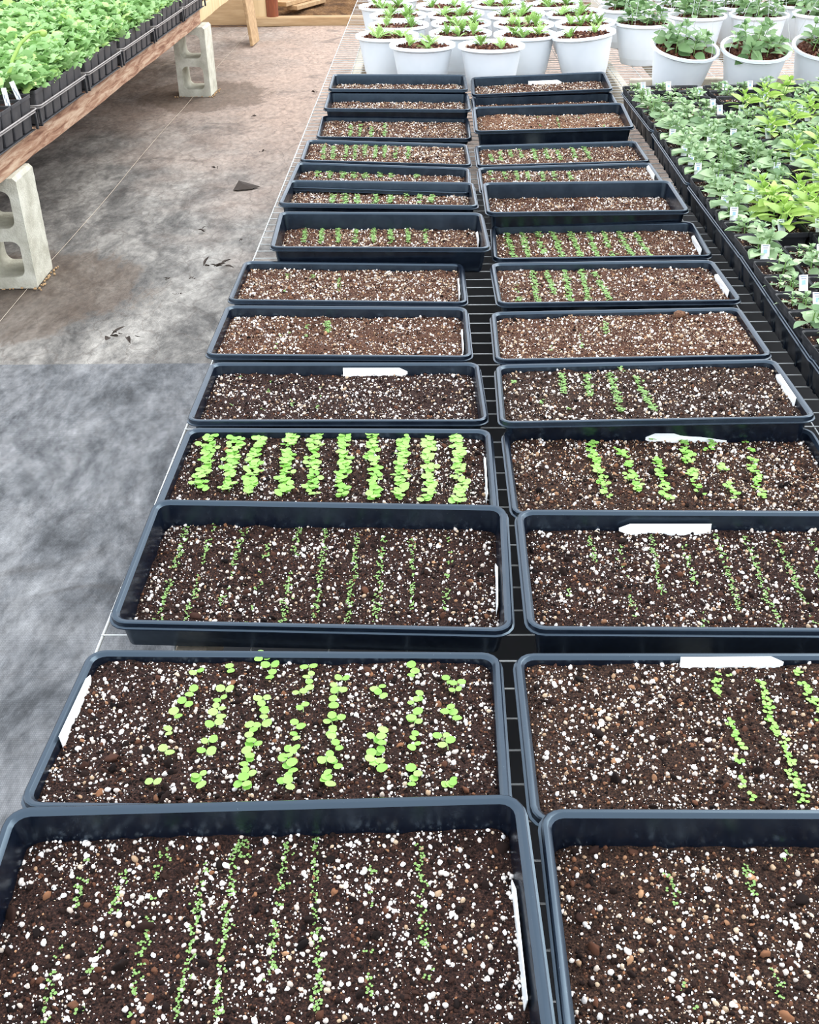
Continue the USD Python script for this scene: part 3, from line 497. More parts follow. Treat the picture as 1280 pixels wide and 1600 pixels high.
DESC = {  # label, soil tone (dark, mixed, tan), perlite share, aged perlite share
 'L1': ('deep black seed tray at the near end of the aisle column, fine sparse sprout rows', 'd', 1.2, .12), 'L2': ('black seed tray with broken rows of large round bright green seedlings', 'd', 1.1, .15),
 'L3': ('deep black seed tray with ten thin rows of tiny sprouts, its whole front wall showing', 'd', .95, .25), 'L4': ('black seed tray with ten dense bands of bright green seedlings', 'd', .9, .3),
 'L5': ('black seed tray of dark speckled bare soil with a white tag along its back', 'd', 1.0, .35), 'L6': ('black seed tray with a faint short sprout row, directly behind the bare tagged aisle-column tray', 'm', 1.1, .5),
 'L7': ('black seed tray of pale bare soil directly in front of the raised eight-row tray', 'm', 1.35, .6), 'L8': ('deep raised black seed tray with eight sprout rows along the aisle', 'm', 1.2, .75),
 'L9': ('deep black seed tray with eight tiny sprout clumps directly behind the raised eight-row tray', 'm', 1.15, .6), 'L10': ('mostly hidden black seed tray, fifth from the white baskets in the aisle column', 'm', 1.1, .5),
 'L11': ('black seed tray with nine short pale sprout rows, fourth from baskets, aisle column', 'm', 1.3, .75), 'L12': ('black seed tray of speckled soil, third from the white baskets in the aisle column', 'm', 1.3, .7),
 'L13': ('black seed tray with only low soil, second from the baskets in the aisle column', 'm', 1.2, .7), 'L14': ('black seed tray of low soil against the white baskets beside the aisle', 'm', 1.2, .7),
 'R1': ('deep black seed tray of browner nearly bare soil ending the inner column', 'd', 1.2, .3), 'R2': ('black seed tray of mostly bare soil with sprout rows at one end', 'd', 1.15, .3),
 'R3': ('deep black seed tray with eight slanting thin sprout rows and a white tag behind them', 'd', 1.1, .3), 'R4': ('black seed tray with seven loose rows of mid-sized seedlings and a back tag', 'm', 1.1, .5),
 'R5': ('black seed tray with four short sprout rows and a tag at its end wall', 'd', 1.05, .45), 'R6': ('black seed tray of bare speckled brown soil with one rusty clod at the back', 'm', 1.3, .7),
 'R7': ('black seed tray with six sprout rows over half its length', 'm', 1.15, .65), 'R8': ('black seed tray with nine full sprout rows in front of a raised bare tray', 'm', 1.0, .65),
 'R9': ('deep raised black seed tray of low bare soil amid the inner column', 'm', 1.1, .5), 'R10': ('half-hidden black seed tray with seven sprout tips behind the raised bare tray', 'm', 1.15, .6),
 'R11': ('black seed tray with nine slanting sprout rows, fourth from the baskets in the inner column', 'm', 1.2, .8), 'R12': ('deep raised black seed tray with heaped tan soil near the white baskets', 't', 1.2, .9),
 'R13': ('black seed tray of which only the back rim shows behind the heaped tan tray', 'm', .4, .6), 'R14': ('black seed tray against the white baskets with a tag lying on its low soil', 'm', 1.15, .7)}
order = [c+str(i) for i in range(1, 15) for c in 'LR']
for ti, n in enumerate(order):
    lab, tone, share, aged = DESC[n]; M, depth, soil = pose(n); r = np.random.default_rng(100+ti); k = int(n[1:])
    t = thing('seed_tray', lab, 'seed tray', M, 'black seed trays in two columns on the wire bench')
    mesh('tray_body', tray_mesh(W0, D0, depth), 'tray_plastic', t, smooth=35)
    near = k <= 4
    soil = min(soil, depth-.010)
    zs = depth-soil; hx, hy, rr = W0/2-.0125-soil*.12, D0/2-.0125-soil*.12, .016
    nx, ny = (130, 68) if near else (70, 38)
    amp = .007 if n != 'R12' else .010
    hs = lambda x, y: soil_h(x, y, ti+1, amp)+(.009*np.exp(-((np.asarray(x)+.15)/.06)**2) if n == 'R12' else 0)-.004*np.clip((np.abs(np.asarray(x))/hx-.93)/.07, 0, 1)
    X, Y = np.meshgrid(np.linspace(-hx, hx, nx), np.linspace(-hy, hy, ny)); X, Y = clampr(X, Y, hx, hy, rr); Z = zs+hs(X, Y)
    i, j = np.meshgrid(np.arange(nx-1), np.arange(ny-1)); a = (j*nx+i).ravel()
    dark = tone == 'd'
    mesh('soil', (np.c_[X.ravel(), Y.ravel(), Z.ravel()], np.c_[a, a+1, a+nx+1, a+nx]), 'dry_soil' if tone == 't' else 'warm_soil' if k >= 6 else 'brown_soil' if n in ('R1', 'R2', 'R4', 'R5') else 'soil', t, smooth=True)
    # crumbs of peat and bark, then perlite
    nc = 5200 if near else 2600
    px, py = r.uniform(-hx+.002, hx-.002, nc), r.uniform(-hy+.002, hy-.002, nc); px, py = clampr(px, py, hx-.002, hy-.002, rr)
    sz = np.clip(r.lognormal(math.log(.00108 if near else .0013), .45, nc), .0005, .0048); dens = fbm(np.stack([px*16, py*16, px*0+ti], -1), 3, ti+70)
    pz = zs+hs(px, py)+sz*.15
    dryf = {'d': .06, 'm': .62, 't': .9}[tone] + {'R1': .22, 'R2': .16, 'R3': .06}.get(n, 0)
    dry = r.uniform(size=nc) < dryf*(.4+1.2*dens)
    instancer('peat_crumb', t, 2*(CHUNK if near else CHUNK20), ['crumb']*4+['dry_crumb']*4, np.c_[px, py, pz], r.uniform(-3, 3, (nc, 3)), np.c_[sz*r.uniform(.7, 1.5, nc), sz, sz*.8], r.integers(0, 4, nc)+4*dry)
    npr = int((3900 if near else 2750)*share)
    px, py = r.uniform(-hx+.002, hx-.002, npr*2), r.uniform(-hy+.002, hy-.002, npr*2)
    dens = fbm(np.stack([px*22, py*22, px*0+ti*2.3], -1), 3, ti+30); keep = np.argsort(-(dens+r.uniform(0, .75, npr*2)))[:npr]; px, py = px[keep], py[keep]; px, py = clampr(px, py, hx-.002, hy-.002, rr)
    sz = np.clip(r.lognormal(math.log(.00100 if near else .00108), .52, npr), .0004, .0031)
    idx = np.where(sz > .0018, 3+r.integers(0, 2, npr), r.integers(0, 3, npr)); old = r.uniform(size=npr) < aged
    instancer('perlite', t, PROTO+PROTO, ['perlite']*5+['aged_perlite']*5, np.c_[px, py, zs+hs(px, py)+sz*.45], r.uniform(-3, 3, (npr, 3)), np.c_[sz*r.uniform(.8, 1.35, npr), sz, sz*.9], idx+5*old)
    if near:                                                 # larger clods and bark
        nk = 110; px, py = r.uniform(-hx+.008, hx-.008, nk), r.uniform(-hy+.008, hy-.008, nk); sz = np.clip(r.lognormal(math.log(.0038), .35, nk), .0025, .0085)
        instancer('peat_clod', t, CHUNK+CHUNK[:1], ['crumb']*4+['dry_crumb'], np.c_[px, py, zs+hs(px, py)], r.uniform(-3, 3, (nk, 3)), np.c_[sz*1.25, sz, sz*.6], r.choice(5, nk, p=[.24, .24, .24, .22, .06]))
    # seedlings
    if n == 'L2':
        for q, (x, y) in enumerate(SPROUTS):
            st, l1, l2 = cotyledons(r, .0118*r.uniform(.85, 1.1)); T = mat4((x, y-.002, zs+float(hs(x, y))))
            for m in (st, l1, l2): m.apply_transform(T)
            sp = mesh('seedling', st, 'sprout_stem', t, smooth=True); mesh('leaf', l1, 'cotyledon', sp, smooth=True); mesh('leaf', l2, 'cotyledon', sp, smooth=True)
    rows = ROWS.get(n, []); count = 0
    for x0, y0, x1, y1, dn, size in rows:
        if n == 'L1': dn = min(.97, dn+.16)
        size *= .001; L = math.hypot(x1-x0, y1-y0); single = n in ('L4', 'R4', 'R2')
        if n in ('L4', 'R4'): size *= {'L4': 1.85, 'R4': 1.75}[n]
        if n == 'R2': size *= 1.35
        step = size*({'L4': .80, 'R4': 1.0, 'R2': .95}.get(n, 1.15)); m_ = max(1, int(L/step)); bits = []
        if k >= 5: size *= 1.45 if dn > .45 else .9
        if n in ('L1', 'L3', 'R3', 'R1'): step = .0042; m_ = max(1, int(L/step))
        gapn = fbm(np.c_[np.linspace(0, L*30, m_+1), np.full(m_+1, x0*90), np.full(m_+1, ti)], 2, ti)
        for q in range(m_+1):
            f = q/max(m_, 1)
            if dn < .99 and gapn[q] > .26+.52*dn and r.uniform() > dn*.25: continue
            for rep in range(2 if (n == 'L4' or k >= 5 or r.uniform() < .45) else 1):
                x = x0+(x1-x0)*f+r.normal(0, size*(.36 if n == 'L4' else (.85 if n in ('L1', 'R1', 'L3', 'R3') else .38) if k < 5 else .6)); y = y0+(y1-y0)*f+r.normal(0, step*.3)
                if abs(x) > hx-.003 or abs(y) > hy-.003: continue
                ms = cotyledons(r, size*r.uniform(.75, 1.15), small=not single); T = mat4((x, y, zs+float(hs(x, y))))
                for m in ms: m.apply_transform(T)
                if single and count < 300:
                    mesh('seedling', cat(ms), 'cotyledon', t, smooth=True); count += 1
                else: bits += ms
        if bits: tag(mesh('seedling_row', cat(bits), 'cotyledon' if single else 'sprout', t, smooth=True), kind='stuff')
    if n == 'R6':
        m = lump(trimesh.creation.icosphere(2), 77, .5); m.apply_scale(.011); m.apply_translation((.135, hy-.018, zs+.008)); mesh('clod', m, 'dry_soil', t, smooth=True, label='rust-brown clod of peat')

# tags lying in the trays
def tag_mesh(L, h, th=.0009, bend=0.0):
    """a plant tag on its long edge: +x along it, pointed at the far end, leaning back"""
    out = [(0, 0), (L-.018, 0), (L, h*.35), (L, h*.62), (L-.016, h), (0, h)]
    from shapely.geometry import Polygon
    m = trimesh.creation.extrude_polygon(Polygon(out), th, engine='earcut'); v = m.vertices.copy()
    return trimesh.Trimesh(np.c_[v[:, 0], v[:, 2]+bend*np.sin(v[:, 0]/L*np.pi), v[:, 1]], m.faces, process=False)
TAGLAB = {'L1': 'white tag against the end wall of the deep tray with fine sparse sprouts', 'L2': 'white tag leaning on the aisle-side wall of the tray with large round seedlings', 'L3': 'white tag at the end wall of the tray with ten thin sprout rows', 'L4': 'white tag at the end wall of the tray with ten dense green bands',
 'L5': 'white pointed tag along the back of the bare soil tray in the aisle column', 'L6': 'white tag at the end of the tray with one faint short sprout row', 'L7': 'white tag at the end of the pale bare tray before the raised eight-row tray', 'L8': 'small white tag in the end of the raised eight-row tray',
 'R2': 'white pointed tag along the back of the mostly bare tray with sprouts at one end', 'R3': 'white pointed tag along the back of the tray with eight slanting thin rows', 'R4': 'white pointed tag behind the loose rows of mid-sized seedlings', 'R5': 'white tag at the end wall of the tray with four short sprout rows',
 'R7': 'white tag at the end wall of the tray with six sprout rows', 'R8': 'white tag at the end wall of the tray with nine full sprout rows', 'R10': 'white tag corner at the end of the half-hidden tray behind the raised bare one', 'R14': 'white tag lying on the low soil of the tray against the baskets'}
for n, (p0, p1) in TAGS.items():
    M, depth, soil = pose(n); soil = min(soil, depth-.010); zs = depth-soil; p0, p1 = np.array(p0), np.array(p1); end = abs(p1[0]-p0[0]) < .05
    if end:
        sgn = 1 if p0[0] > 0 else -1; L = min(.13, abs(p1[1]-p0[1])); xx = sgn*(W0/2-.0155-soil*.12-.002); yc = np.clip((p0[1]+p1[1])/2, -.05, .05)
        T = mat4((xx, yc-L/2, zs-.004), np.pi/2, 1, 0.0); lean = mat4((0, 0, 0), 0, 1, 0, sgn*.10); T = mat4((xx, yc-L/2, zs-.004))@lean@mat4((0, 0, 0), np.pi/2)
        h = .021 if soil > .025 else .019
    else:
        L = abs(p1[0]-p0[0]); yy = min(max(p0[1], p1[1]), D0/2-.018-soil*.12)
        if n == 'R14': yy -= .012
        T = mat4((p0[0], yy-.003, zs-.003), 0, 1, -.12); h = .0195
        if n in ('R3', 'R4'): T = mat4((p1[0], yy-.003, zs-.003), np.pi, 1, .12)
    tg = thing('plant_tag', TAGLAB[n], 'plant tag', M@T); m = tag_mesh(L, h, bend=.002 if not end else -.003)
    mesh('tag', m, 'tag_plastic', tg)

# ================================================================ leafy plants
def leaf(L, wide=.5, fold=.25, droop=.35, n=6, tooth=0.0, tip=1.0):
    """a pointed oval leaf along +x from the origin, folded along the midrib, drooping at the tip"""
    t = np.linspace(0, 1, n); w = wide*L*.5*np.sin(np.pi*np.clip(t, 0, 1)**.8)**.9; w[0] = .02*L; w[-1] = .0
    if tooth: w[1:-1] *= 1+tooth*((np.arange(n-2) % 2)*2-1)
    z = .10*L*np.sin(np.pi*t*.6)-droop*L*t**2*.5; v = []
    for a, ww, zz in zip(t, w, z): v += [[a*L, ww, zz+fold*ww], [a*L, 0, zz], [a*L, -ww, zz+fold*ww]]
    f = []
    for i in range(n-1):
        a, b = 3*i, 3*i+3; f += [[a, a+1, b+1], [a, b+1, b], [a+1, a+2, b+2], [a+1, b+2, b+1]]
    return trimesh.Trimesh(v, f, process=False)
def plant_parts(r, h, L, pairs, wide=.5, spread=1.0):
    """stem mesh and leaf meshes of an upright plant with opposite leaves"""
    lean = r.normal(0, .10, 2)*h; P = lambda f: np.array([lean[0]*f*f, lean[1]*f*f, h*f]); ms = []
    stem = tube([P(f) for f in np.linspace(-.03, 1, 5)], np.linspace(.0022, .0013, 5), 5); yaw = r.uniform(0, 6.28)
    for k in range(pairs):
        f = .30+.70*k/max(pairs-1, 1); ll = L*(1.0-.42*k/max(pairs-1, 1))*r.uniform(.85, 1.12); yaw += np.pi/2+r.normal(0, .15)
        for s in range(2):
            el = r.uniform(-.28, .22)+.45*k/pairs; m = leaf(ll*r.uniform(.9, 1.1), wide*r.uniform(.9, 1.1), .18, r.uniform(.1, .5)); pet = ll*.14
            m.apply_translation((pet, 0, 0)); ms.append(m); m.apply_transform(mat4(P(f), yaw+s*np.pi+r.normal(0, .1), 1, r.normal(0, .38), -el*spread))
    for s in range(4):
        m = leaf(L*.34*r.uniform(.8, 1.2), wide*.9, .3, .1, 5); m.apply_transform(mat4(P(1), yaw+s*np.pi/2+.6, 1, 0, -r.uniform(.7, 1.1))); ms.append(m)
    return stem, ms
PS = .094                                                     # square pots, three by six in a carrying tray
def square_pot(hh=.088, s=PS):
    def ring(e, z, rr=.008): q = rrect(s/2-e, s/2-e, rr, 3); return np.c_[q, np.full(len(q), z)]
    m = loft([ring(.013, .004), ring(.0045, hh-.016), ring(.0034, hh-.003), ring(.002, hh-.001), ring(.0006, hh), ring(0, hh-.001), ring(0, hh-.012), ring(.0024, hh-.013), ring(.011, .002), ring(.014, 0)]); m.invert(); return m
def pot_soil(hh, s=PS, seed=0):
    n = 9; g = np.linspace(-s/2+.006, s/2-.006, n); X, Y = np.meshgrid(g, g); Z = hh-.012+.006*(fbm(np.stack([X*60, Y*60, X*0+seed], -1), 3, seed)-.5); i, j = np.meshgrid(np.arange(n-1), np.arange(n-1)); a = (j*n+i).ravel()
    return (np.c_[X.ravel(), Y.ravel(), Z.ravel()], np.c_[a, a+1, a+n+1, a+n])
PH = .088
def make_pot(label, v, M, group):
    """one potted plant of variant v"""
    r = np.random.default_rng(500+v); mat = 'lime_leaf' if v in (5, 6) else 'grey_green_leaf'
    t = thing('potted_plant', label, 'potted plant', M, group)
    mesh('pot', square_pot(), 'pot_plastic', t, smooth=30); mesh('soil', pot_soil(PH, seed=v), 'soil', t, smooth=True)
    k = 130; px, py = r.uniform(-.038, .038, (2, k)); sz = np.clip(r.lognormal(math.log(.0016), .4, k), .0006, .004)
    instancer('perlite', t, PROTO[:3]+CHUNK[:2], ['perlite', 'aged_perlite', 'aged_perlite', 'dry_crumb', 'crumb'], np.c_[px, py, np.full(k, PH-.0118)+.001], r.uniform(-3, 3, (k, 3)), sz, r.integers(0, 5, k))
    if v < 8:
        big = v in (5, 6); np_ = [3, 5, 4, 6, 3, 4, 4, 3][v]
        for q in range(np_ if not big else 2):
            off = r.uniform(-.022, .022, 2) if q else np.zeros(2); h = ([.04, .05, .06, .05, .025, .07, .062, .035][v])*r.uniform(.75, 1.2)
            L = ([.042, .050, .052, .048, .032, .074, .068, .042][v])*r.uniform(.9, 1.1)
            stem, ms = plant_parts(r, h, L, 3 if not big else 4, .60 if not big else .62); T = mat4((off[0], off[1], PH-.012))
            if q == 0:
                stem.apply_transform(T); st = mesh('plant', stem, 'green_stem', t, smooth=True)
            else:
                stem.apply_transform(T); st = mesh('plant', stem, 'green_stem', t, smooth=True)
            for m in ms: m.apply_transform(T); mesh('leaf', m, mat, st, smooth=True)
    if v in (1, 2, 4, 6):                                     # a small printed tag pushed in beside the plant
        m = rbox(.020, .0012, .040, (0, 0, 0), .0004); T = mat4(((-.02, .018, -.015)[v % 3], -.028, PH+.008), .25*(v-3)*.4, 1, -.42); m.apply_transform(T); tg = mesh('pot_tag', m, 'tag_plastic', t, label='white printed pot tag')
        for q in range(3):
            m = box(.014-.003*q, .0004, (.0022, .0018, .009)[q], (0, -.0008, (.017, .012, .004)[q])); m.apply_transform(T); mesh('print_line', m, 'tag_ink' if q < 2 else 'tag_blue', tg)
    return t
# carrying trays on the right, their long sides along the bench
ct_y = [(4.37+3.735)/2, (3.73+3.105)/2, (3.10+2.495)/2, (2.49+1.925)/2, (1.92+1.355)/2]
def carry_tray(M, lab, W, D, dep, group):
    t = thing('carrying_tray', lab, 'plant tray', M, group); mesh('tray_body', tray_mesh(W, D, dep, lip=.010, skirt=.007, bow=.004), 'tray_plastic', t, smooth=35)
    for s in (-1, 1):
        for k in range(7):
            mesh('rib', rbox(.010, .004, dep*.72, ((k/6-.5)*(W-.09), s*(D/2-.0125-dep*.06), dep*.40), .001), 'tray_plastic', t)
    return t
protos = {}; PP = np.random.default_rng(31)
names_y = ['first', 'second', 'third', 'fourth', 'fifth']
for c in range(3):
    xc = .733+.150+c*.306
    for k, yc in enumerate(ct_y):
        if not any(inview((xc+sx*.15, yc+sy*.3, BZ+.1), 20) for sx in (-1, 0, 1) for sy in (-1, 0, 1)): continue
        colname = ['beside the seed trays', 'one column right of the aisle-side trays', 'in the third column right of the seed trays'][c]
        lab = 'black carrying tray of potted plants, %s from the white baskets, %s' % (names_y[k], ['column beside the seed trays', 'middle potted column', 'outer potted column'][c])
        dep = .072; M = mat4((xc, yc, MESH_Z+.0005), np.pi/2+[.012, -.008, .01, -.014, .006][k], 1); carry_tray(M, lab, .628, .296, dep, 'carrying trays of potted plants on the right')
        for iy in range(6):
            for ix in range(3):
                lx, ly = (iy-2.5)*.1005, -(ix-1)*.0955
                P = (M@np.array([lx, ly, .006, 1]))[:3]
                if not inview(P+[0, 0, .13], 50): continue
                u = PP.uniform()
                lim = (c == 0 and k == 2 and iy in (1, 2, 3) and ix > 0) or (c >= 1 and k in (0, 1) and (iy*2+ix+c) % 3 == 0 and u < .8) or (c == 1 and k == 2)
                v = int(PP.choice([5, 6])) if lim else int(PP.choice([0, 1, 2, 3, 4, 7, 8], p=[.16, .22, .22, .2, .08, .09, .03]))
                if k == 0 and c == 0 and iy >= 2: v = int(PP.choice([4, 7, 0, 7, 4, 8]))
                if k == 0 and c > 0 and iy >= 2 and (not lim or iy >= 4): v = int(PP.choice([0, 4, 7, 8, 4]))
                if c == 0 and k == 3 and iy < 5: v = int(PP.choice([0, 7, 7, 4]))
                if c == 0 and k == 1: v = int(PP.choice([1, 2, 3, 3]))
                if (c, k, iy, ix) in ((0, 0, 4, 1), (1, 0, 4, 1), (1, 0, 2, 0), (0, 2, 0, 1)): continue      # empty places
                look = {0: 'grey-green seedling', 1: 'tagged bushy grey-green plant', 2: 'tagged tall grey-green plant', 3: 'leafy grey-green plant', 4: 'tagged tiny grey-green seedling', 5: 'tall lime-green plant', 6: 'tagged lime-green plant', 7: 'small grey-green seedling', 8: 'bare pot of soil'}[v]
                lb_ = '%s, %s pot along, %s across, %s tray from the baskets, %s column' % (look, ordn(iy), ordn(ix), names_y[k], ['inner', 'middle', 'outer'][c])
                MM = mat4(P, PP.uniform(-.06, .06)+(PP.integers(0, 4)*np.pi/2 if v in (0, 3, 5, 7, 8) else 0), 1)
                grp = 'young plants in square pots on the right'
                if v not in protos: protos[v] = make_pot(lb_, v, MM, grp)
                else: copy(protos[v], lb_, MM, grp)

# ================================================================ white hanging baskets
RB, HB = .137, .178
def basket_parts(t, r, kind, tilt=0):
    mesh('basket', lathe([(0, .004), (.080, .004), (.088, .008), (RB-.020, HB-.030), (RB-.012, HB-.004), (RB-.004, HB), (RB+.001, HB-.002), (RB+.0015, HB-.012), (RB-.004, HB-.014), (RB-.013, HB-.020), (.100, .030), (.097, .026), (.092, .004), (.089, 0), (0, 0)][::-1], 40), 'basket_plastic', t, smooth=35)
    zs = HB-.021; n = 20; a = np.arange(n)*2*np.pi/n; rings = []
    for q in (0.999, .8, .6, .4, .2): rr = (RB-.021)*q; xy = np.c_[rr*np.cos(a), rr*np.sin(a)]; rings.append(np.c_[xy, zs+.016*(1-q*q)*.5+.010*(fbm(np.c_[xy*45, xy[:, :1]*0], 3, 3+kind)-.5)])
    mesh('potting_mix', loft(rings, cap0=False), 'bark_mix', t, smooth=True)
    k = 260; an = r.uniform(0, 6.28, k); ra = (RB-.024)*np.sqrt(r.uniform(0, 1, k)); sz = np.clip(r.lognormal(math.log(.0042), .35, k), .002, .009)
    instancer('bark_chip', t, CHUNK, 'bark_chip', np.c_[ra*np.cos(an), ra*np.sin(an), zs+.005*(1-(ra/RB)**2)+.003], r.uniform(-3, 3, (k, 3)), np.c_[sz*1.3, sz, sz*.6], r.integers(0, 4, k))
    return zs
def feathery_plant(r, s):
    ms = []
    for k in range(11):
        yaw = r.uniform(0, 6.28); el = r.uniform(.35, 1.25); L = s*r.uniform(.7, 1.1); m = leaf(L, .16, .2, .5, 6); parts = [m]
        for q in (.35, .52, .68, .84):
            for sd in (-1, 1):
                lf = leaf(L*.30*(1.2-q*.6), .34, .2, .2, 4); lf.apply_transform(mat4((q*L, 0, .08*L*math.sin(q*2)-.25*L*q*q), sd*.8)); parts.append(lf)
        m = cat(parts); m.apply_transform(mat4((0, 0, 0), yaw, 1, 0, -el)); ms.append(m)
    return cat(ms)
def make_basket(label, v, M, group):
    """v 0-3: feathery seedlings in chip mix; v 4-6: leafy plants with thin wire hangers"""
    r = np.random.default_rng(800+v); t = thing('hanging_basket', label, 'hanging basket', M, group); zs = basket_parts(t, r, v)
    if v < 4:
        for q in range([3, 2, 3, 4][v]):
            an = q*2*np.pi/[3, 2, 3, 4][v]+.4*v; m = feathery_plant(r, .062*r.uniform(.85, 1.2)); m.apply_translation((.062*math.cos(an), .055*math.sin(an), zs+.006)); mesh('seedling_plant', m, 'feathery_leaf', t, smooth=True)
    else:
        for q in range(7):
            an = q*2*np.pi/6+.5*v; rad = .070 if q < 6 else 0; h = r.uniform(.045, .085) if q < 6 else .105; stem, ms = plant_parts(r, h, .064*r.uniform(.8, 1.15), 5, .62); T = mat4((rad*math.cos(an), rad*math.sin(an), zs+.002), 0, 1, r.normal(0, .15), r.normal(0, .15))
            stem.apply_transform(T); st = mesh('plant', stem, 'green_stem', t, smooth=True)
            for m in ms: m.apply_transform(T); mesh('leaf', m, 'mid_green_leaf', st, smooth=True)
        for q in range(3):
            an = q*2*np.pi/3+.9*v; p0 = np.array([(RB-.004)*math.cos(an), (RB-.004)*math.sin(an), HB-.003]); p1 = np.array([.003*math.cos(an), .003*math.sin(an), HB+.40])
            pts = [p0, p0*[1, 1, 1]+[0, 0, .02]]+[p0+(p1-p0)*f+np.array([0, 0, .02*(1-f)]) for f in np.linspace(.2, 1, 5)]
            mesh('hanger_wire', tube(pts, .0009, 4), 'wire', t, smooth=True)
        hk = [(0, 0, HB+.395)]+[(.012-.012*math.cos(a), 0, HB+.415+.012*math.sin(a)) for a in np.linspace(0, 4.2, 9)]; mesh('hanger_hook', tube(hk, .0018, 5), 'wire', t, smooth=True)
    return t
BK = [  # x, y, kind, tilt, label
 (-.03, 4.815, 0, 0, 'front row white basket with feathery sprouts, second from the aisle'), (.255, 4.775, 1, 0, 'front row white basket with feathery sprouts, third from the aisle'), (-.185, 5.06, 2, 0, 'front corner white basket with feathery sprouts beside the aisle'),
 (.135, 5.10, 3, 0, 'white basket with feathery sprouts tucked between the second and third front baskets'), (.415, 5.045, 0, 0, 'white basket with feathery sprouts next to the tilted bark-filled basket'), (.675, 4.99, 1, .10, 'tilted white basket of bark mix with two feathery sprouts at the front'),
 (-.14, 5.345, 1, 0, 'white basket at the aisle edge, directly behind the front corner basket'), (-.15, 5.63, 3, 0, 'white basket at the aisle edge, third from the front'), (.13, 5.64, 2, .03, 'white basket of feathery sprouts in the fourth row, second from the aisle'), (.145, 5.375, 0, 0, 'white basket with feathery sprouts in the third row, second from the aisle'),
 (-.22, 5.94, 0, 0, 'white basket at the aisle edge, fourth from the front'), (.07, 5.93, 1, 0, 'white basket with feathery sprouts in the fifth row, second from the aisle'), (.35, 5.97, 3, 0, 'white basket with feathery sprouts in the fifth row, third from the aisle'), (.42, 5.60, 2, .04, 'white basket with feathery sprouts in the fourth row, third from the aisle'),
 (.43, 5.325, 3, 0, 'white basket with feathery sprouts in the third row, third from the aisle'), (.63, 5.90, 0, .05, 'white basket with feathery sprouts in the fifth row, fourth from the aisle'), (.70, 5.60, 2, .06, 'white basket with feathery sprouts in the fourth row, fourth from the aisle'), (.71, 5.31, 3, .04, 'white basket with feathery sprouts directly behind the tilted bark-filled basket'),
 (.975, 5.33, 4, 0, 'white basket of small leafy plants standing clear beside the feathery baskets'), (.97, 5.77, 5, .02, 'white basket of leafy plants behind the one standing clear'), (1.00, 4.645, 6, -.10, 'tilted white basket of leafy plants at the corner of the potted trays'), (1.285, 4.60, 4, 0, 'white basket of leafy plants behind the potted trays, next to the tilted one'),
 (1.572, 4.62, 5, 0, 'white basket of leafy plants behind the potted trays at the picture edge'), (1.255, 5.52, 5, 0, 'white basket of leafy plants in the second leafy row, first from the aisle'), (1.545, 5.52, 6, 0, 'white basket of leafy plants in the second leafy row, second from the aisle'), (1.845, 5.53, 4, 0, 'white basket of leafy plants in the second leafy row, third from the aisle'),
 (1.255, 5.82, 6, 0, 'white basket of leafy plants in the third leafy row, first from the aisle'), (1.535, 5.81, 4, 0, 'white basket of leafy plants in the third leafy row, second from the aisle'), (1.83, 5.84, 6, 0, 'white basket of leafy plants in the third leafy row, third from the aisle'), (1.00, 6.05, 4, 0, 'white basket of leafy plants in the last visible row, first from the aisle'),
 (-.19, 6.23, 2, 0, 'white basket at the aisle edge, fifth from the front'), (.10, 6.22, 3, 0, 'white basket with feathery sprouts in the sixth row, second from the aisle'), (.38, 6.26, 0, 0, 'white basket with feathery sprouts in the sixth row, third from the aisle'), (.68, 6.20, 1, 0, 'white basket with feathery sprouts in the sixth row, fourth from the aisle'),
 (1.29, 6.11, 5, 0, 'white basket of leafy plants in the last visible row, second from the aisle'), (1.58, 6.10, 6, 0, 'white basket of leafy plants in the last visible row, third from the aisle'), (1.87, 6.13, 4, 0, 'white basket of leafy plants in the last visible row, at the picture edge')]
bp = {}; BR = np.random.default_rng(5)
bt = mesh('timber_batten', rbox(.95, .03, .052, (1.30, 4.70, MESH_Z+.027)), 'grey_rail_wood'); tag(bt, 'timber batten on the wire bench propping up the backs of the tilted leafy baskets', 'batten')
for x, y, v, tl, lab in BK:
    rx = .22 if (v > 3 and y < 4.7) else 0.0
    if not any(inview((x+dx, y, MESH_Z+dz), 10) for dx in (-.13, 0, .13) for dz in (0, .25)): continue
    M = mat4((x, y, MESH_Z+.001+RB*.63*max(abs(math.sin(tl)), math.sin(rx)*1.02)), BR.uniform(0, 6.28) if not (tl or rx) else 0, 1, rx, -tl); grp = 'white baskets of feathery sprouts' if v < 4 else 'white baskets of leafy plants'
    if v not in bp: bp[v] = make_basket(lab, v, M, grp)
    else: copy(bp[v], lab, M, grp)

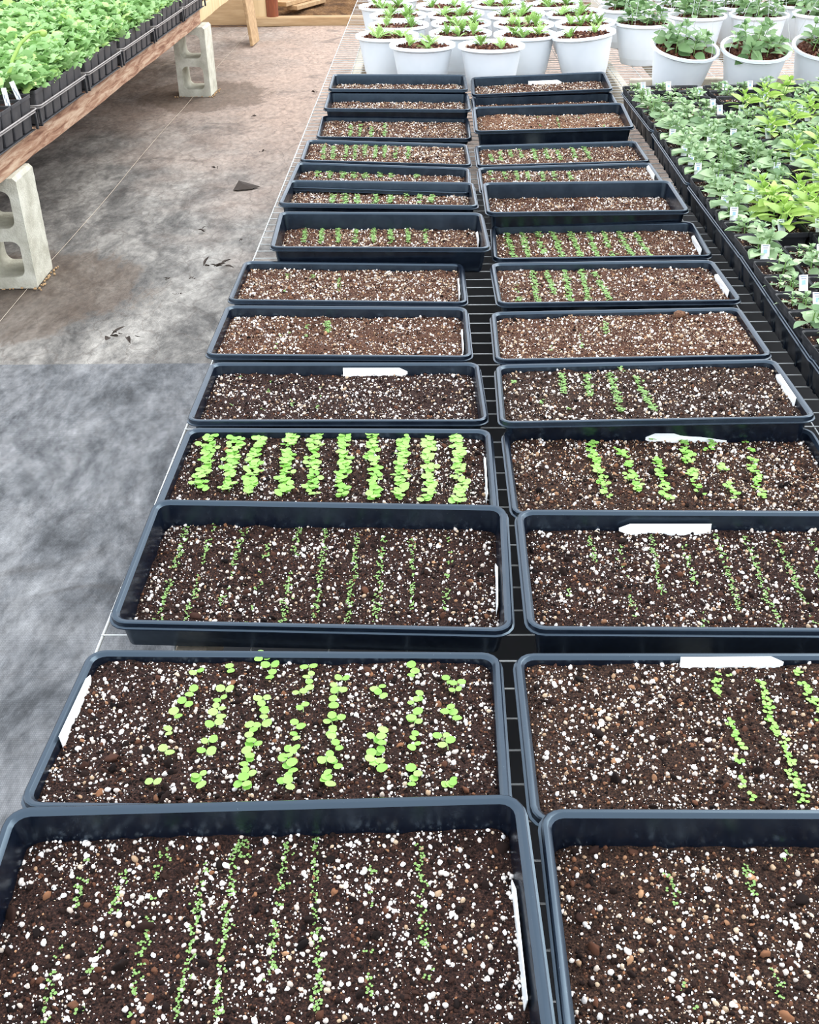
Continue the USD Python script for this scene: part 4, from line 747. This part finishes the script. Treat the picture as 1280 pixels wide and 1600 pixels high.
# ================================================================ left bench: carrying trays, pots, foliage
def open_tray(label, M, W, D):
    """web tray: two thin lips half way up, a bottom, corner webs"""
    t = thing('web_tray', label, 'plant tray', M, 'web trays of leafy seedlings on the left bench'); P = []
    for z, rd, e in ((.065, .0030, .004), (.074, .0030, 0)):
        q = rrect(W/2-e, D/2-e, .02, 5); s = np.sin((q[:, 0]/W+.5)*np.pi); m = tube(np.c_[q[:, 0], q[:, 1], z-.010*s], rd, 6, True); mesh('rim', m, 'dusty_rim', t, smooth=True)
    mesh('tray_base', rbox(W-.03, D-.03, .004, (0, 0, .003), .001), 'pot_plastic', t)
    for s in (-1, 1):
        mesh('corner_web', rbox(.012, .008, .058, (s*(W/2-.012), -D/2+.008, .032), .001), 'pot_plastic', t)
    return t
def lobed_leaf(n=12, seed=0):
    r = np.random.default_rng(seed); a = np.linspace(.35, 2*np.pi-.35, n); rr = .5*(1+.13*np.cos(5*a)+.04*r.normal(size=n)); c = np.array([.42, 0, .03])
    rim = np.c_[.42-rr*np.cos(a)*1.0, rr*np.sin(a)*1.1, .07*np.sin(4*a+seed)+.05*r.normal(size=n)-.06]
    v = np.vstack([rim, c, [0, 0, 0]]); f = [[n, i, i+1] for i in range(n-1)]+[[n, n-1, n+1], [n, n+1, 0]]
    return trimesh.Trimesh(v, f, process=False)
LL = [lobed_leaf(12, s) for s in range(4)]
tall = square_pot(.118, .098); pot0 = None
LY = [(3.36+3.965)/2, (3.985+4.57)/2, (4.586+5.11)/2, (5.12+5.73)/2, (5.741+6.39)/2, (6.40+7.0)/2]
tn = ['with the flower stalk', 'second along the timber bench', 'third along the timber bench', 'fourth along the timber bench', 'fifth along the timber bench', 'at the bench end']
edge = lambda y: bx(y)+.040
for k, yc in enumerate(LY):
    Lk = [.60, .58, .52, .60, .64, .6][k]; ex = edge(yc)
    M = mat4((ex-.155, yc, .4835), np.pi/2-sl); open_tray('dark web tray of leafy seedlings '+tn[k], M, Lk, .31)
    npots = max(4, int(round((Lk-.02)/.1015)))
    for i in range(npots):
        P = (M@np.array([(i-(npots-1)/2)*(Lk-.025)/npots, -.155+.060, .0055, 1]))[:3]
        if not inview(P+[0, 0, .06], 40): continue
        lb_ = 'dusty dark square pot, %s in the aisle-side row, tray %s' % (ordn(i), tn[k]); MM = mat4(P, -sl+.02*math.sin(i*2.3+k), 1)
        if pot0 is None:
            pot0 = thing('square_pot', lb_, 'plant pot', MM, 'dark square pots along the left bench edge'); mesh('pot', tall, 'dusty_pot_plastic', pot0, smooth=30); mesh('soil', pot_soil(.118, .098, 9), 'soil', pot0, smooth=True)
        else: copy(pot0, lb_, MM)
LR = np.random.default_rng(77)
def canopy(name, label, xa, xb, y0, y1, n, size, mat, zf, cat_):
    x = LR.uniform(0, 1, n); y = LR.uniform(y0, y1, n); xr = xb+bx(y)-bx(5); X = xa+bx(y)-bx(5)+(xr-xa-bx(y)+bx(5))*x
    hh = fbm(np.stack([X*7, y*7, X*0], -1), 3, 8); e = np.clip((xr-X)/.10, 0, 1); z = np.maximum(zf+(.085*hh-.02)+.055*np.sqrt(e)-.05*LR.uniform(0, 1, n)**1.5, .608)
    s = size*LR.uniform(.65, 1.25, n); tilt = np.c_[LR.normal(0, .38, n), LR.normal(-.22, .35, n)+.5*(1-e)*0, LR.uniform(-3.14, 3.14, n)]
    q = LR.integers(0, 4, n); kp = ~((y < 3.96) & (X > -1.50)); X, y, z, tilt, s, q = X[kp], y[kp], z[kp], tilt[kp], s[kp], q[kp]      # a thin place by the tags
    p = instancer(name, None, LL, mat, np.c_[X, y, z], tilt, s, q); tag(p, label, cat_)
for k, yc in enumerate(LY):
    Lk = [.62, .6, .54, .62, .65, .6][k]; y0, y1 = yc-Lk/2, yc+Lk/2
    canopy('leafy_seedlings', 'dense pale green lobed seedlings filling the tray '+tn[k], -1.71, -1.392, y0, y1, int(3600*Lk), .040, 'pale_round_leaf', .60, 'seedlings')
canopy('leafy_seedlings', 'band of pale green lobed seedlings just inside the edge trays of the timber bench', -2.02, -1.69, 3.3, 6.3, 10500, .040, 'pale_round_leaf', .605, 'seedlings')
canopy('fine_seedlings', 'duller fine-leaved seedlings on the inner part of the timber bench', -3.2, -1.98, 3.8, 8.2, 21000, .032, 'small_dark_leaf', .595, 'seedlings')
canopy('fine_seedlings', 'duller fine-leaved seedlings at the far end of the timber bench', -2.02, -1.69, 6.2, 8.2, 3200, .036, 'small_dark_leaf', .60, 'seedlings')
# arching flower stalk and two tags at the left picture edge
stalk = thing('flower_stalk', 'thick green arching stalk with a bud rising over the seedlings of the timber bench', 'plant')
sp_ = [(-1.5, 4.00, .50), (-1.5, 4.02, .58), (-1.503, 4.05, .64), (-1.50, 4.10, .69), (-1.485, 4.18, .735), (-1.462, 4.25, .758), (-1.440, 4.28, .758)]
mesh('stalk', tube(sp_, [.008, .0075, .007, .0065, .006, .0055, .005], 8), 'lime_leaf', stalk, smooth=True)
m = lump(trimesh.creation.icosphere(2), 5, .15); m.apply_transform(mat4((-1.432, 4.285, .752), 0, .014)); mesh('bud', m, 'lime_leaf', stalk, smooth=True)
for q, (dx, dz, rz) in enumerate(((.0, .05, 2.6), (.01, .03, 4.4), (.0, .08, 5.3), (.0, .02, .3))):
    m = leaf(.17, .10, .3, .8, 8); m.apply_transform(mat4((-1.5, 4.01, .52+dz), rz, 1, 0, -.95)); mesh('blade', m, 'lime_leaf', stalk, smooth=True)
for q, (x, y, z, rx, ry, lab) in enumerate(((-1.428, 3.785, .585, -.15, -.05, 'white plant tag standing upright in an edge pot on the timber bench'), (-1.428, 3.905, .585, -.15, -.22, 'white plant tag leaning over beside the flower stalk'))):
    t = thing('plant_tag', lab, 'plant tag', mat4((x, y, z), .45, 1, rx, ry)); mesh('tag', rbox(.017, .0012, .085, (0, 0, .03), .0005), 'tag_plastic', t)
    for w in range(4): mesh('print_line', box(.003, .0005, .012+.002*(w % 2), (-.004+.003*(w % 3), -.0008, .045-.013*w)), 'tag_ink', t)

# ================================================================ litter on the cloth
def crumple(s, seed, flat=.35):
    m = trimesh.creation.icosphere(2); v = m.vertices; q = fbm(v*1.6+seed, 3, seed); v = v*(.45+1.1*q[:, None]); v[:, 2] *= flat; v[:, 1] *= .6
    return trimesh.Trimesh(v*s, m.faces, process=False)
fl = thing('torn_cloth_flap', 'torn dark triangular flap of cloth lifted in the middle of the aisle', 'torn cloth', mat4((-.83, 4.86, .006), .25, .85))
v = np.array([(-.07, 0, 0), (-.03, .075, .028), (.075, .02, .004), (-.01, .02, .022), (-.05, -.02, .004), (.03, -.012, .003)]); f = [[0, 3, 1], [1, 3, 2], [0, 4, 3], [4, 5, 3], [5, 2, 3]]
mm = trimesh.Trimesh(v, f, process=False); mesh('flap', trimesh.Trimesh(np.vstack([v, v-[0, 0, .002]]), np.vstack([f, np.array(f)[:, ::-1]+6]), process=False), 'scrap', fl)
def dead(seed, s):
    r = np.random.default_rng(seed); ms = []
    for k in range(7):
        m = leaf(s*r.uniform(.35, .9), r.uniform(.18, .4), r.uniform(.5, 1.4), r.uniform(-.5, .3), 6); m.apply_transform(mat4((r.normal(0, s*.35), r.normal(0, s*.15), .002), r.uniform(0, 6.3), 1, r.normal(0, .3), -r.uniform(0, .2))); ms.append(m)
    return cat(ms)
lit = mesh('dead_leaf', dead(3, .07), 'scrap'); setm(lit, mat4((-.78, 3.84, .012), .1)); tag(lit, 'dark curled dead leaf on the cloth beside the pale bare seed tray', 'dead leaf')
lit = mesh('dead_leaf', dead(9, .075), 'scrap'); setm(lit, mat4((-1.0, 3.2, .012), -.3)); tag(lit, 'dark flat leaf litter on the cloth just beyond the seam', 'dead leaf')
r = np.random.default_rng(12)
for k, (x, y, w) in enumerate([(-.86, 3.72, 'twin scrap of litter, the one closer to the wire bench'), (-.95, 3.72, 'twin scrap of litter, the one closer to the timber bench'), (-.84, 5.5, 'larger dark scrap of litter in the far aisle, level with the front baskets'), (-.99, 6.27, 'small dark scrap of litter in the far aisle, beyond the front baskets'),
        (-.92, 4.27, 'small dark scrap of litter between the torn flap and the twin scraps'), (-.88, 3.57, 'small dark scrap of litter in front of the twin scraps'), (-.75, 4.14, 'small dark scrap of litter beside the wire bench edge, short of the torn flap'), (-1.02, 5.2, 'small dark scrap of litter in mid aisle just beyond the torn flap'), (-.7, 6.9, 'tiny dark scrap of litter close to the door sill')]):
    lit = mesh('litter_scrap', dead(20+k, r.uniform(.018, .034)), 'scrap'); setm(lit, mat4((x, y, .008), r.uniform(0, 6))); tag(lit, w, 'litter', 'small scraps of litter on the aisle cloth')
